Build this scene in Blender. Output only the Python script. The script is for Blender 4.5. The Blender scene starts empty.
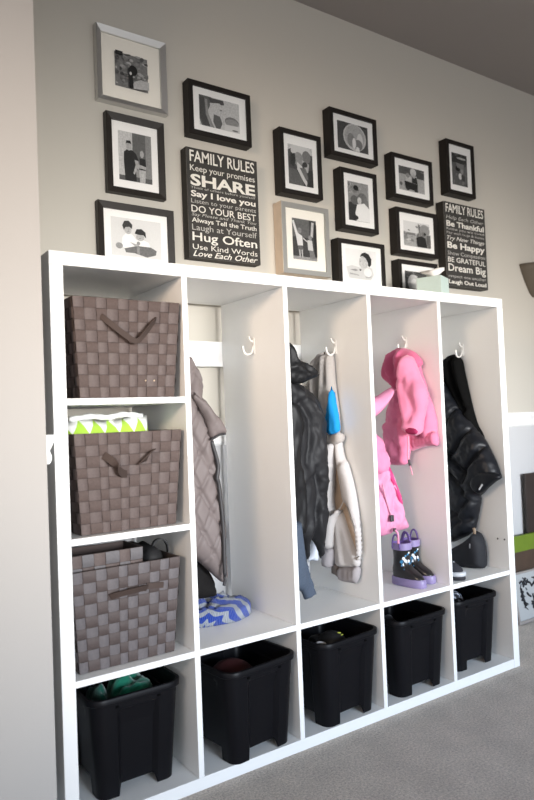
import bpy, bmesh, math, random
import numpy as np
from mathutils import Vector, Matrix, noise
from mathutils.geometry import delaunay_2d_cdt
random.seed(7)
S = bpy.context.scene
COL = S.collection
PI = math.pi

# ------------------------------------------------------------------ camera
FPX = 0.8437 * 800
CAM = np.array([-.5132, -1.6831, 1.0188])
def _rot(r):
    th = np.linalg.norm(r); k = r / th
    K = np.array([[0, -k[2], k[1]], [k[2], 0, -k[0]], [-k[1], k[0], 0]])
    return np.eye(3) + np.sin(th) * K + (1 - np.cos(th)) * K @ K
RC = _rot(np.array([-.0386, -.6023, -.0298])) @ np.array([[1, 0, 0], [0, 0, -1], [0, 1, 0.]])
def ray(u, v): return RC.T @ np.array([(u - 267) / FPX, (v - 400) / FPX, 1])
def atX(u, v, X): d = ray(u, v); return CAM + d * (X - CAM[0]) / d[0]
def atY(u, v, Y): d = ray(u, v); return CAM + d * (Y - CAM[1]) / d[1]
def atZ(u, v, Z): d = ray(u, v); return CAM + d * (Z - CAM[2]) / d[2]
def cv(x0, y0, s, pts): return [(x0 + x / s, y0 + y / s) for x, y in pts]

cd = bpy.data.cameras.new('camera'); cam = bpy.data.objects.new('camera', cd); COL.objects.link(cam)
cd.sensor_fit = 'VERTICAL'; cd.sensor_height = 36; cd.lens = .8437 * 36
M4 = Matrix.Identity(4)
for i in range(3):
    M4[i][0] = RC[0][i]; M4[i][1] = -RC[1][i]; M4[i][2] = -RC[2][i]; M4[i][3] = CAM[i]
cam.matrix_world = M4
cd.dof.use_dof = True; cd.dof.focus_distance = 2.25; cd.dof.aperture_fstop = 3.2
S.camera = cam

# ------------------------------------------------------------------ materials
MATS = {}
def mat(name, col, rough=.6, spec=.5, bump=None, vary=None, sheen=0, metal=0, coat=0):
    if name in MATS: return MATS[name]
    m = bpy.data.materials.new(name); m.use_nodes = True
    nt = m.node_tree; b = nt.nodes['Principled BSDF']
    b.inputs['Base Color'].default_value = (*col, 1); b.inputs['Roughness'].default_value = rough
    b.inputs['Specular IOR Level'].default_value = spec; b.inputs['Metallic'].default_value = metal
    b.inputs['Sheen Weight'].default_value = sheen; b.inputs['Coat Weight'].default_value = coat
    tc = nt.nodes.new('ShaderNodeTexCoord')
    if vary:
        sc, amt = vary
        n = nt.nodes.new('ShaderNodeTexNoise'); n.inputs['Scale'].default_value = sc; n.inputs['Detail'].default_value = 3
        nt.links.new(tc.outputs['Object'], n.inputs['Vector'])
        mx = nt.nodes.new('ShaderNodeMixRGB')
        mx.inputs[1].default_value = (*[c * (1 - amt) for c in col], 1)
        mx.inputs[2].default_value = (*[min(1, c * (1 + amt)) for c in col], 1)
        nt.links.new(n.outputs['Fac'], mx.inputs[0]); nt.links.new(mx.outputs[0], b.inputs['Base Color'])
    if bump:
        sc, st, dist = bump
        n = nt.nodes.new('ShaderNodeTexNoise'); n.inputs['Scale'].default_value = sc; n.inputs['Detail'].default_value = 4
        nt.links.new(tc.outputs['Object'], n.inputs['Vector'])
        bp = nt.nodes.new('ShaderNodeBump'); bp.inputs['Strength'].default_value = st; bp.inputs['Distance'].default_value = dist
        nt.links.new(n.outputs['Fac'], bp.inputs['Height']); nt.links.new(bp.outputs['Normal'], b.inputs['Normal'])
    MATS[name] = m
    return m

WHITE = mat('white melamine', (.84, .84, .83), .38, .4)
TRIMW = mat('white trim paint', (.84, .84, .83), .4)
BEIGE = mat('beige wall paint', (.555, .525, .465), .75, .25, bump=(220, .12, .002))
LOWW = mat('white wall paint', (.55, .55, .555), .7, .25, bump=(220, .12, .002))
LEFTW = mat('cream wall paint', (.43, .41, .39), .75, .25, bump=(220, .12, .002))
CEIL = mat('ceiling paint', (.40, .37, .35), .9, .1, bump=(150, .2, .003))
BLACKF = mat('black frame wood', (.010, .0075, .006), .5, .28, vary=(30, .3))
BROWNF = mat('dark brown frame wood', (.022, .018, .015), .48, .35, vary=(40, .3))
SILVER = mat('brushed silver', (.62, .62, .61), .32, metal=.85)
PALEW = mat('pale wood', (.62, .52, .42), .55, vary=(25, .12))
SILVP = mat('silver paint', (.36, .36, .34), .42, metal=.5)
MATB = mat('mat board', (.86, .84, .81), .8, .2)
MATC = mat('cream mat board', (.84, .80, .72), .8, .2)
STRAPV = mat('brown strap', (.092, .066, .059), .7, .3, bump=(500, .5, .001), vary=(160, .22))
STRAPH = mat('brown strap with sheen', (.106, .079, .073), .6, .4, bump=(500, .5, .001), vary=(160, .22))  # horizontal straps: slight sheen put into the colour as grey
STRAPD = mat('basket inside', (.05, .036, .033), .9)
STRAPG = mat('grey strap', (.125, .116, .121), .6, .4, bump=(500, .5, .001), vary=(160, .2))
BIN = mat('black plastic', (.004, .004, .0055), .42, .16, bump=(400, .06, .001))
SLOT = mat('bin slot shade', (.002, .002, .002), .9, .05)
HOLE = mat('dark hole', (.03, .03, .03), .9)
CARPET = None

def carpet_mat():
    m = bpy.data.materials.new('grey beige carpet'); m.use_nodes = True
    nt = m.node_tree; b = nt.nodes['Principled BSDF']; b.inputs['Roughness'].default_value = 1; b.inputs['Specular IOR Level'].default_value = .05
    b.inputs['Sheen Weight'].default_value = .25
    tc = nt.nodes.new('ShaderNodeTexCoord')
    n1 = nt.nodes.new('ShaderNodeTexNoise'); n1.inputs['Scale'].default_value = 150; n1.inputs['Detail'].default_value = 6; n1.inputs['Roughness'].default_value = .7
    n2 = nt.nodes.new('ShaderNodeTexNoise'); n2.inputs['Scale'].default_value = 9; n2.inputs['Detail'].default_value = 3
    for n in (n1, n2): nt.links.new(tc.outputs['Object'], n.inputs['Vector'])
    r = nt.nodes.new('ShaderNodeValToRGB'); r.color_ramp.elements[0].position = .32; r.color_ramp.elements[1].position = .7
    r.color_ramp.elements[0].color = (.33, .285, .245, 1); r.color_ramp.elements[1].color = (.84, .735, .635, 1)
    nt.links.new(n1.outputs['Fac'], r.inputs[0])
    mx = nt.nodes.new('ShaderNodeMixRGB'); mx.blend_type = 'MULTIPLY'; mx.inputs[0].default_value = .5
    r2 = nt.nodes.new('ShaderNodeValToRGB'); r2.color_ramp.elements[0].position = .35; r2.color_ramp.elements[1].position = .65
    r2.color_ramp.elements[0].color = (.72, .72, .72, 1); r2.color_ramp.elements[1].color = (1, 1, 1, 1)
    nt.links.new(n2.outputs['Fac'], r2.inputs[0])
    nt.links.new(r.outputs[0], mx.inputs[1]); nt.links.new(r2.outputs[0], mx.inputs[2])
    nt.links.new(mx.outputs[0], b.inputs['Base Color'])
    bp = nt.nodes.new('ShaderNodeBump'); bp.inputs['Strength'].default_value = .9; bp.inputs['Distance'].default_value = .006
    nt.links.new(n1.outputs['Fac'], bp.inputs['Height']); nt.links.new(bp.outputs['Normal'], b.inputs['Normal'])
    return m
CARPET = carpet_mat()

def glass_mat():
    m = bpy.data.materials.new('picture glass'); m.use_nodes = True
    nt = m.node_tree; nt.nodes.clear()
    o = nt.nodes.new('ShaderNodeOutputMaterial'); t = nt.nodes.new('ShaderNodeBsdfTransparent'); g = nt.nodes.new('ShaderNodeBsdfGlossy')
    g.inputs['Roughness'].default_value = .04
    f = nt.nodes.new('ShaderNodeFresnel'); f.inputs['IOR'].default_value = 1.35
    mx = nt.nodes.new('ShaderNodeMixShader')
    nt.links.new(f.outputs[0], mx.inputs[0]); nt.links.new(t.outputs[0], mx.inputs[1]); nt.links.new(g.outputs[0], mx.inputs[2]); nt.links.new(mx.outputs[0], o.inputs[0])
    return m
GLASS = glass_mat()

GREYS = {}
def grey(v):
    k = max(0, min(20, int(round(v * 20))))
    if k not in GREYS:
        l = (k / 20) ** 2.2 * .82 + .012
        GREYS[k] = mat('print grey %d' % k, (l * 1.02, l, l * .97), .55, .3, vary=(170, .45 if 2 < k < 17 else .06))
    return GREYS[k]

# ------------------------------------------------------------------ object helpers
def link(name, me, parent=None, smooth=False):
    o = bpy.data.objects.new(name, me); COL.objects.link(o)
    if parent is not None: o.parent = parent
    if smooth:
        for p in me.polygons: p.use_smooth = True
    return o
def tag(o, label, cat, group=None, kind=None):
    if label: o['label'] = label
    if cat: o['category'] = cat
    if group: o['group'] = group
    if kind: o['kind'] = kind
    return o
def thing(name, label, cat, loc=(0, 0, 0), rz=0, group=None):
    o = bpy.data.objects.new(name, None); COL.objects.link(o); o.empty_display_size = .05
    o.location = loc; o.rotation_euler = (0, 0, rz)
    return tag(o, label, cat, group)
def dup(o, parent=None):
    c = o.copy(); COL.objects.link(c)
    if parent is not None: c.parent = parent
    for ch in [x for x in COL.objects if x.parent == o]:
        dup(ch, c)
    return c
def bm_new(): return bmesh.new()
def finish(bm, name, mats, parent=None, smooth=False, world=True, angle=None, label=None, recalc=True):
    """World-space mesh; when parented, verts are moved into the parent's frame. Top-level: origin at the base centre."""
    if not isinstance(mats, (list, tuple)): mats = [mats]
    if recalc: bmesh.ops.recalc_face_normals(bm, faces=bm.faces)
    off = Vector((0, 0, 0))
    if parent is not None and world: off = -parent.location
    base = None
    if parent is None:
        co = np.array([v.co[:] for v in bm.verts]); mn, mx = co.min(0), co.max(0)
        base = Vector(((mn[0] + mx[0]) / 2, (mn[1] + mx[1]) / 2, mn[2])); off = -base
    if off.length: bmesh.ops.translate(bm, verts=bm.verts, vec=off)
    me = bpy.data.meshes.new(name)
    bm.to_mesh(me); bm.free()
    for m in mats: me.materials.append(m)
    o = link(name, me, parent, smooth)
    if base is not None: o.location = base
    if smooth and angle:
        try: me.set_sharp_from_angle(angle=angle)
        except Exception: pass
    if label: o['label'] = label
    return o
def box(bm, x0, x1, y0, y1, z0, z1, bev=0, mi=0, mtx=None):
    r = bmesh.ops.create_cube(bm, size=1)
    vs = r['verts']
    for v in vs: v.co = Vector((x0 + (v.co.x + .5) * (x1 - x0), y0 + (v.co.y + .5) * (y1 - y0), z0 + (v.co.z + .5) * (z1 - z0)))
    fs = list({f for v in vs for f in v.link_faces})
    for f in fs: f.material_index = mi
    if bev:
        es = list({e for v in vs for e in v.link_edges})
        rr = bmesh.ops.bevel(bm, geom=es, offset=bev, segments=2, affect='EDGES', profile=.6)
        vs = list({v for f in rr['faces'] for v in f.verts} | {v for v in vs if v.is_valid})
    if mtx is not None:
        bmesh.ops.transform(bm, matrix=mtx, verts=[v for v in vs if v.is_valid])
    return vs
def loft(bm, rings, closed=True, cap0=False, cap1=False, mi=0):
    vr = [[bm.verts.new(p) for p in r] for r in rings]
    n = len(rings[0])
    for a, b in zip(vr[:-1], vr[1:]):
        for i in range(n if closed else n - 1):
            j = (i + 1) % n
            f = bm.faces.new((a[i], a[j], b[j], b[i])); f.material_index = mi
    if cap0: bm.faces.new(vr[0][::-1]).material_index = mi
    if cap1: bm.faces.new(vr[-1]).material_index = mi
    return vr
def tube(bm, pts, r, n=8, mi=0, cap=True):
    pts = [Vector(p) for p in pts]
    rs = r if isinstance(r, (list, tuple)) else [r] * len(pts)
    rings = []; up = None
    for i, p in enumerate(pts):
        d = (pts[min(i + 1, len(pts) - 1)] - pts[max(i - 1, 0)]).normalized()
        if up is None:
            up = Vector((0, 0, 1)) if abs(d.z) < .9 else Vector((0, 1, 0))
        a = d.cross(up).normalized(); up = a.cross(d).normalized()
        rings.append([p + (a * math.cos(t) + up * math.sin(t)) * rs[i] for t in [2 * PI * k / n for k in range(n)]])
    loft(bm, rings, True, cap, cap, mi)
def smooth_path(pts, k=3):
    pts = [np.array(p, float) for p in pts]
    out = []
    n = len(pts)
    for i in range(n - 1):
        p0, p1, p2, p3 = pts[max(i - 1, 0)], pts[i], pts[i + 1], pts[min(i + 2, n - 1)]
        for j in range(k):
            t = j / k
            out.append(.5 * ((2 * p1) + (-p0 + p2) * t + (2 * p0 - 5 * p1 + 4 * p2 - p3) * t * t + (-p0 + 3 * p1 - 3 * p2 + p3) * t ** 3))
    out.append(pts[-1]); return out
def struct(bm, name, mats, **k):
    o = finish(bm, name, mats, **k); o['kind'] = 'structure'; return o

# ------------------------------------------------------------------ room
YW = .425           # back wall
CZ = 2.70
XL, YL = -.03, -.035   # outer corner of the left wall
RZ0, RZ1 = .93, 1.0
bm = bm_new()
box(bm, XL - .0, 7.0, YW, YW + .12, RZ0 + .03, CZ, mi=0); box(bm, XL, 7.0, YW, YW + .12, 0, RZ0 + .03, mi=1)
struct(bm, 'wall_back', [BEIGE, LOWW])
bm = bm_new()
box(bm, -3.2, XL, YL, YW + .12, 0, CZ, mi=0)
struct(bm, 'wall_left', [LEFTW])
bm = bm_new(); box(bm, 7.0, 7.12, -6, YW + .12, 0, CZ); struct(bm, 'wall_right', [BEIGE])
bm = bm_new(); box(bm, -3.2, 7.12, -6, YW + .12, -.1, 0); struct(bm, 'floor', CARPET)
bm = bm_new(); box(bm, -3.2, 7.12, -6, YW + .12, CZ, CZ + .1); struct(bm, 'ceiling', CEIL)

RAIL = [(0, RZ0), (.006, RZ0), (.011, RZ0 + .008), (.012, RZ0 + .02), (.008, RZ0 + .028), (.008, RZ0 + .034), (.014, RZ0 + .044), (.018, RZ0 + .054), (.018, RZ0 + .058), (.022, RZ0 + .06), (.022, RZ1), (0, RZ1)]
BASE = [(0, .002), (.014, .002), (.014, .075), (.010, .085), (.006, .097), (0, .1)]
def moulding(path, prof, name):
    """path: wall-line XY points, profile offsets to the right-hand side of travel (mitred)."""
    bm = bm_new(); rings = []
    P = [Vector(p) for p in path]
    for i, p in enumerate(P):
        d0 = (P[i] - P[i - 1]).normalized() if i else None
        d1 = (P[i + 1] - P[i]).normalized() if i < len(P) - 1 else None
        n0 = Vector((d0.y, -d0.x)) if d0 else None; n1 = Vector((d1.y, -d1.x)) if d1 else None
        if n0 is None: o = n1
        elif n1 is None: o = n0
        else: o = (n0 + n1); o = o / (o.dot(n0))
        rings.append([(p.x + o.x * a, p.y + o.y * a, z) for a, z in prof])
    loft(bm, rings, True, True, True)
    return struct(bm, name, TRIMW)
moulding([(XL + .001, YW - .0005), (7.0, YW - .0005)], RAIL, 'trim_1')
moulding([(XL + .0005, YL + .0005), (XL + .0005, YW - .03)], RAIL, 'trim_2')
moulding([(XL + .03, YW - .0005), (7.0, YW - .0005)], BASE, 'baseboard_back')
moulding([(XL + .0005, YL + .0005), (XL + .0005, YW - .03)], BASE, 'baseboard_left')

# ------------------------------------------------------------------ cubby unit
TO, TD, CW, DEP = .0351, .0168, .335, .378
LX = [TO + i * (CW + TD) for i in range(5)]; RX = [l + CW for l in LX]
W = RX[4] + TO; H = 1.4626 + .0
Z3, Z2, Z1 = .3743, .7267, 1.0807
F3, F2, F1 = Z3 + TD / 2, Z2 + TD / 2, Z1 + TD / 2
unit = thing('cubby_shelf', 'large white cubby unit with four tall lockers standing against the back wall', 'shelving unit', (W / 2, DEP / 2, 0))
B = .0012
def upart(name, *a, bev=B):
    bm = bm_new(); box(bm, *a, bev=bev); return finish(bm, name, WHITE, unit)
upart('side_panel', 0, TO, 0, DEP, 0.0005, H - TO - .0003)
bm = bm_new(); box(bm, RX[4], W, 0, DEP, 0.0005, H - TO - .0003, bev=B)
for u, v in ((497.8, 538.6), (504.6, 539.5)):
    p = atX(u, v, RX[4])
    r = bmesh.ops.create_cone(bm, segments=10, radius1=.0035, radius2=.0035, depth=.002, cap_ends=True)
    bmesh.ops.transform(bm, matrix=Matrix.Translation(Vector((RX[4] - .0002, p[1], p[2]))) @ Matrix.Rotation(PI / 2, 4, 'Y'), verts=r['verts'])
    for f in {f for q in r['verts'] for f in q.link_faces}: f.material_index = 1
finish(bm, 'side_panel', [WHITE, HOLE], unit)
upart('top_panel', 0, W, 0, DEP, H - TO, H)
upart('bottom_panel', TO + .0003, W - TO - .0003, 0.0008, DEP, .0005, TO)
for i in range(4):
    upart('divider', RX[i], LX[i + 1], .0006, DEP - .0005, TO + .0003, H - TO - .0003, bev=.0008)
for i in range(5):
    upart('shelf', LX[i] + .0002, RX[i] - .0002, .0012, DEP - .001, Z3 - TD / 2, F3, bev=.0008)
for z in (Z2, Z1):
    upart('shelf', LX[0] + .0002, RX[0] - .0002, .0012, DEP - .001, z - TD / 2, z + TD / 2, bev=.0008)
upart('hook_rail', LX[1] - .01, W - .02, DEP + .0005, DEP + .018, 1.21, 1.298)

HOOKM = mat('white enamel', (.74, .72, .69), .25, .5)
def hook(px, X):
    p = atX(px[0], px[1], X)
    bm = bm_new(); y, z = p[1], p[2]
    box(bm, X - .004, X - .0002, y - .007, y + .007, z - .024, z + .030, bev=.0018)
    path = smooth_path([(X - .003, y, z + .004), (X - .010, y, z - .018), (X - .026, y, z - .026), (X - .040, y, z - .018), (X - .045, y, z + .002)], 4)
    tube(bm, path, [.0036] * (len(path) - 1) + [.0048], 10)
    path = smooth_path([(X - .003, y, z + .018), (X - .014, y, z + .022), (X - .020, y, z + .034)], 4)
    tube(bm, path, [.003] * (len(path) - 1) + [.004], 10)
    finish(bm, 'coat_hook', HOOKM, unit, smooth=True, angle=.7)
hook((254, 347), RX[1]); hook((335.5, 348), RX[2]); hook((406, 345), RX[3]); hook((462.5, 351), RX[4])

# ------------------------------------------------------------------ picture frames and their prints
def rect_px(crop, quad, Y):
    P = [atY(u, v, Y) for u, v in cv(*crop, quad)]
    x0 = (P[0][0] + P[3][0]) / 2; x1 = (P[1][0] + P[2][0]) / 2
    z1 = (P[0][2] + P[1][2]) / 2; z0 = (P[2][2] + P[3][2]) / 2
    return x0, x1, z0, z1
def print_mesh(rect, Y, shapes, parent):
    x0, x1, z0, z1 = rect
    bm = bm_new(); mats = []
    def mi(v):
        m = grey(v)
        if m not in mats: mats.append(m)
        return mats.index(m)
    k = 0
    for s in shapes:
        if s[0] == 'r': pts = [(s[1], s[2]), (s[3], s[2]), (s[3], s[4]), (s[1], s[4])]; g = s[5]
        elif s[0] == 'e':
            cx, cy, rx, ry, g = s[1:6]; ro = s[6] if len(s) > 6 else 0
            pts = []
            for i in range(18):
                t = 2 * PI * i / 18; a, b_ = rx * math.cos(t), ry * math.sin(t)
                pts.append((cx + a * math.cos(ro) - b_ * math.sin(ro), cy + a * math.sin(ro) + b_ * math.cos(ro)))
        else: pts = s[1]; g = s[2]
        y = Y - .00012 * k; k += 1
        pts = [(min(1, max(0, a)), min(1, max(0, b_))) for a, b_ in pts]
        vs = [bm.verts.new((x0 + a * (x1 - x0), y, z1 - b_ * (z1 - z0))) for a, b_ in pts]
        try: f = bm.faces.new(vs); f.material_index = mi(g)
        except ValueError: pass
    return finish(bm, 'photo_print', mats, parent, recalc=False)
def frame_ring(bm, o, i, yf, yb, lip=0.0, mi=0):
    """Rectangular moulding: outer rect o, inner rect i; front at yf, back at yb; lip pushes the inner front edge back (bevel)."""
    def rr(r, y): return [(r[0], y, r[2]), (r[1], y, r[2]), (r[1], y, r[3]), (r[0], y, r[3])]
    c = .0012
    oi = (o[0] + c, o[1] - c, o[2] + c, o[3] - c)
    loft(bm, [rr(o, yb), rr(o, yf + c), rr(oi, yf), rr(i, yf + lip), rr(i, yf + lip + .012)], True, mi=mi)
    bm.faces.new([bm.verts.new(p) for p in rr(o, yb)]).material_index = mi
def mk_frame(label, crop, matq, photoq, border, depth, shapes, fm=None, side=None, mm=None, bottom=None, right=None, lip=0, group=None):
    yf = YW - .001 - depth
    r = list(rect_px(crop, matq, yf + lip + .006))
    if bottom: r[2] = bottom
    if right: r[1] = right
    o = (r[0] - border, r[1] + border, r[2] - border, r[3] + border)
    t = thing('picture_frame', label, 'picture frame', ((o[0] + o[1]) / 2, YW - .001, o[2]), 0, group)
    bm = bm_new(); frame_ring(bm, o, r, yf, YW - .001, lip)
    mats = [fm or BLACKF]
    if side:
        mats.append(side)
        bm.faces.ensure_lookup_table()
        for f in bm.faces:
            c = f.calc_center_median(); n = f.normal
            f.normal_update()
            if abs(f.normal.y) < .3 and (abs(c.x - o[0]) < .002 or abs(c.x - o[1]) < .002 or abs(c.z - o[2]) < .002 or abs(c.z - o[3]) < .002): f.material_index = 1
    finish(bm, 'frame_moulding', mats, t)
    ym = yf + lip + .008
    bm = bm_new(); box(bm, r[0] - .002, r[1] + .002, ym, ym + .002, r[2] - .002, r[3] + .002); finish(bm, 'mat_board', mm or MATB, t)
    pr = rect_px(crop, photoq, ym)
    print_mesh(pr, ym - .0004, shapes, t)
    yg = ym - .0045
    bm = bm_new(); bm.faces.new([bm.verts.new(p) for p in ((r[0], yg, r[2]), (r[1], yg, r[2]), (r[1], yg, r[3]), (r[0], yg, r[3]))])
    finish(bm, 'glass_pane', GLASS, t, recalc=False)
    return t, o
def speck(n, y0, y1, lo, hi, s0=.03, s1=.1, seed=1):
    rn = random.Random(seed)
    return [('e', rn.random(), rn.uniform(y0, y1), rn.uniform(s0, s1), rn.uniform(s0, s1) * .6, rn.uniform(lo, hi), rn.uniform(-.6, .6)) for _ in range(n)]

G = 'framed photographs above the cubby unit'
mk_frame('silver metal frame, highest on the left, with a wide cream mat', (88, 15, 5.933),
    [(75, 97), (422, 205), (432, 558), (80, 480)], [(155, 212), (352, 268), (355, 467), (162, 415)], .020, .026,
    [('r', 0, 0, 1, 1, .5)] + speck(46, 0, .7, .3, .75, seed=2) + speck(26, .6, 1, .25, .7, seed=3) + [('r', 0, 0, .22, .12, .15), ('p', [(.55, .8), (.75, .7), (1, .72), (1, .95), (.6, 1), (.45, 1)], .75),
     ('p', [(.4, 1), (.38, .6), (.44, .52), (.5, .5), (.52, 1)], .08), ('e', .52, .48, .13, .15, .06), ('e', .44, .5, .07, .09, .1), ('e', .44, .58, .035, .05, .85)], fm=SILVER, mm=MATC, lip=.010, group=G)
mk_frame('black landscape frame with a mother leaning over a baby, above the larger family rules sign', (178, 70, 6.675),
    [(93, 98), (450, 200), (460, 480), (103, 395)], [(138, 155), (408, 238), (410, 425), (145, 365)], .0185, .042,
    [('r', 0, 0, 1, 1, .8), ('p', [(0, 0), (.3, 0), (.28, .25), (.2, .5), (.3, .85), (.35, 1), (.05, 1), (0, .8)], .4), ('p', [(.02, .05), (.12, .05), (.14, .6), (.25, .95), (.1, 1), (0, .7)], .3),
     ('p', [(.14, .1), (.2, .1), (.22, .6), (.33, 1), (.26, 1), (.16, .6)], .6), ('p', [(.22, .03), (.6, .02), (.62, .16), (.5, .2), (.3, .22)], .3), ('p', [(.26, .2), (.5, .14), (.58, .25), (.57, .4), (.52, .45), (.45, .55), (.3, .55)], .78),
     ('p', [(.35, .55), (.5, .58), (.56, .8), (.5, 1), (.4, 1), (.33, .8)], .4), ('e', .8, .68, .18, .17, .5), ('e', .8, .72, .17, .14, .62), ('p', [(.62, .8), (.98, .78), (1, 1), (.6, 1)], .85), ('e', .88, .95, .08, .03, .45), ('e', .53, .37, .03, .02, .4)], group=G)
mk_frame('dark brown frame with a standing man in black holding a toddler', (96, 105, 7.026),
    [(105, 98), (432, 172), (442, 625), (118, 572)], [(152, 175), (387, 225), (393, 560), (165, 522)], .021, .026,
    [('r', 0, 0, 1, 1, .62), ('r', 0, 0, .42, 1, .78), ('r', .42, 0, .82, .75, .42), ('r', .82, 0, 1, 1, .55), ('r', 0, .9, 1, 1, .35),
     ('p', [(.16, .42), (.25, .36), (.4, .36), (.52, .42), (.6, .55), (.55, .68), (.5, .6), (.52, 1), (.18, 1), (.15, .6)], .08), ('e', .31, .28, .085, .10, .68), ('p', [(.22, .25), (.24, .18), (.36, .17), (.4, .25), (.37, .23), (.25, .23)], .1),
     ('p', [(.47, .55), (.58, .56), (.62, .68), (.58, .75), (.5, .65)], .7), ('p', [(.62, .5), (.8, .5), (.83, .72), (.64, .74)], .1), ('e', .7, .41, .06, .075, .72), ('p', [(.6, .74), (.8, .74), (.78, 1), (.62, 1)], .75), ('p', [(.5, .62), (.82, .66), (.82, .72), (.55, .7)], .72), ('p', [(.52, .6), (.6, .64), (.46, .86), (.42, .83)], .7)], fm=BROWNF, lip=.006, group=G)
t4, o4 = mk_frame('dark brown landscape frame with two dark-haired children in white', (88, 195, 5.34),
    [(83, 70), (422, 115), (430, 355), (83, 318)], [(122, 110), (388, 152), (392, 345), (125, 320)], .021, .026,
    [('r', 0, 0, 1, 1, .90), ('p', [(.2, .75), (.22, .5), (.3, .38), (.42, .42), (.5, .55), (.62, .52), (.74, .58), (.78, .72), (.6, .8), (.3, .82)], .98), ('p', [(.25, .80), (.5, .70), (.78, .70), (.9, .78), (.88, .9), (.7, .98), (.45, .9), (.28, .9)], .45), ('p', [(.5, .70), (.56, .74), (.55, .92), (.5, .9)], .62),
     ('e', .15, .74, .07, .08, .6), ('e', .33, .31, .07, .11, .76), ('p', [(.22, .2), (.26, .08), (.35, .06), (.42, .16), (.41, .27), (.36, .22), (.28, .24), (.25, .32)], .2),
     ('e', .57, .46, .085, .10, .74), ('p', [(.46, .38), (.5, .26), (.6, .24), (.68, .32), (.69, .48), (.64, .40), (.54, .40)], .17), ('p', [(.36, .62), (.48, .66), (.54, .64), (.54, .70), (.46, .72)], .68), ('e', .53, .63, .035, .05, .6), ('e', .335, .34, .02, .008, .45), ('e', .565, .5, .02, .008, .45)], fm=BROWNF, lip=.006, bottom=1.475, group=G)
mk_frame('black portrait frame with a couple kissing, right of the larger family rules sign', (268, 120, 8.9),
    [(123, 110), (425, 185), (458, 668), (155, 612)], [(170, 205), (390, 262), (403, 605), (190, 565)], .0185, .045,
    [('r', 0, 0, 1, 1, .8), ('r', 0, .18, 1, 1, .3), ('e', .5, .12, .42, .16, .85), ('p', [(0, .15), (.12, .1), (.12, .3), (0, .32)], .35), ('e', .75, .25, .18, .16, .5), ('e', .42, .34, .2, .18, .62), ('p', [(.1, .25), (.28, .2), (.3, .4), (.22, .55), (.08, .5)], .22),
     ('p', [(.35, .42), (.55, .5), (.75, .9), (.72, 1), (.6, .9), (.35, .6)], .85), ('p', [(.55, .35), (.85, .42), (.8, .65), (.7, .62)], .75), ('e', .68, .45, .1, .07, .25), ('p', [(.45, .55), (.7, .55), (.8, .8), (.7, .85)], .45), ('p', [(0, .6), (.3, .62), (.6, .9), (.6, 1), (0, 1)], .4), ('p', [(.8, .6), (1, .55), (1, 1), (.78, 1)], .22)], group=G)
mk_frame('pale wood frame with silver face and two children raising their arms', (274, 195, 8.9),
    [(90, 105), (440, 165), (470, 690), (118, 650)], [(155, 200), (368, 235), (388, 590), (175, 570)], .020, .052,
    [('r', 0, 0, 1, 1, .25), ('r', 0, 0, .7, .45, .38), ('r', 0, .92, 1, 1, .6), ('p', [(.0, .08), (.07, .05), (.22, .35), (.4, .42), (.42, .65), (.2, .66), (.14, .42)], .92), ('e', .29, .29, .085, .07, .55), ('p', [(.2, .66), (.42, .65), (.42, .76), (.2, .78)], .42),
     ('p', [(.24, .76), (.3, .76), (.3, .95), (.26, .95)], .75), ('p', [(.34, .76), (.4, .75), (.4, .95), (.36, .95)], .75), ('p', [(.42, .45), (.6, .53), (.6, .56), (.42, .48)], .85), ('p', [(.8, .05), (.9, .05), (.84, .42), (.74, .4)], .8), ('p', [(.6, .5), (.8, .5), (.84, .75), (.62, .75)], .85), ('e', .72, .44, .075, .06, .6), ('p', [(.66, .75), (.84, .75), (.95, .95), (.7, .95)], .5), ('r', .9, .1, 1, .9, .12)],
    fm=SILVP, side=PALEW, mm=MATC, group=G)
mk_frame('black landscape frame with a pale round shape on the photo, top middle of the wall', (318, 100, 8.09),
    [(110, 98), (435, 190), (458, 495), (130, 412)], [(152, 160), (398, 228), (408, 440), (162, 385)], .0185, .045,
    [('r', 0, 0, 1, 1, .3)] + speck(14, 0, 1, .15, .5, seed=9) + [('e', .55, .5, .38, .5, .82), ('e', .55, .48, .33, .44, .72), ('e', .72, .6, .1, .3, .85), ('e', .42, .62, .12, .25, .55), ('e', .66, .75, .14, .2, .5), ('e', .52, .72, .06, .2, .88), ('p', [(.55, 1), (.6, .82), (.68, .85), (.7, 1)], .92)], group=G)
mk_frame('black portrait frame with a mother hugging a child in white, below the round-shape photo', (328, 160, 9.536),
    [(135, 108), (418, 180), (455, 665), (165, 620)], [(182, 195), (378, 238), (398, 605), (202, 568)], .0185, .045,
    [('r', 0, 0, 1, 1, .62)] + speck(18, 0, .3, .4, .8, seed=12) + [('e', .38, .15, .12, .07, .08), ('p', [(0, .55), (.25, .5), (.4, .6), (.4, 1), (0, 1)], .2), ('e', .3, .47, .2, .12, .42), ('e', .66, .42, .24, .16, .45), ('p', [(.75, .35), (.95, .45), (1, .65), (.8, .6)], .5), ('e', .52, .47, .1, .09, .82),
     ('p', [(.4, .58), (.75, .52), (1, .65), (1, 1), (.35, 1), (.3, .8)], .93), ('e', .3, .92, .14, .06, .15)], group=G)
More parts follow.
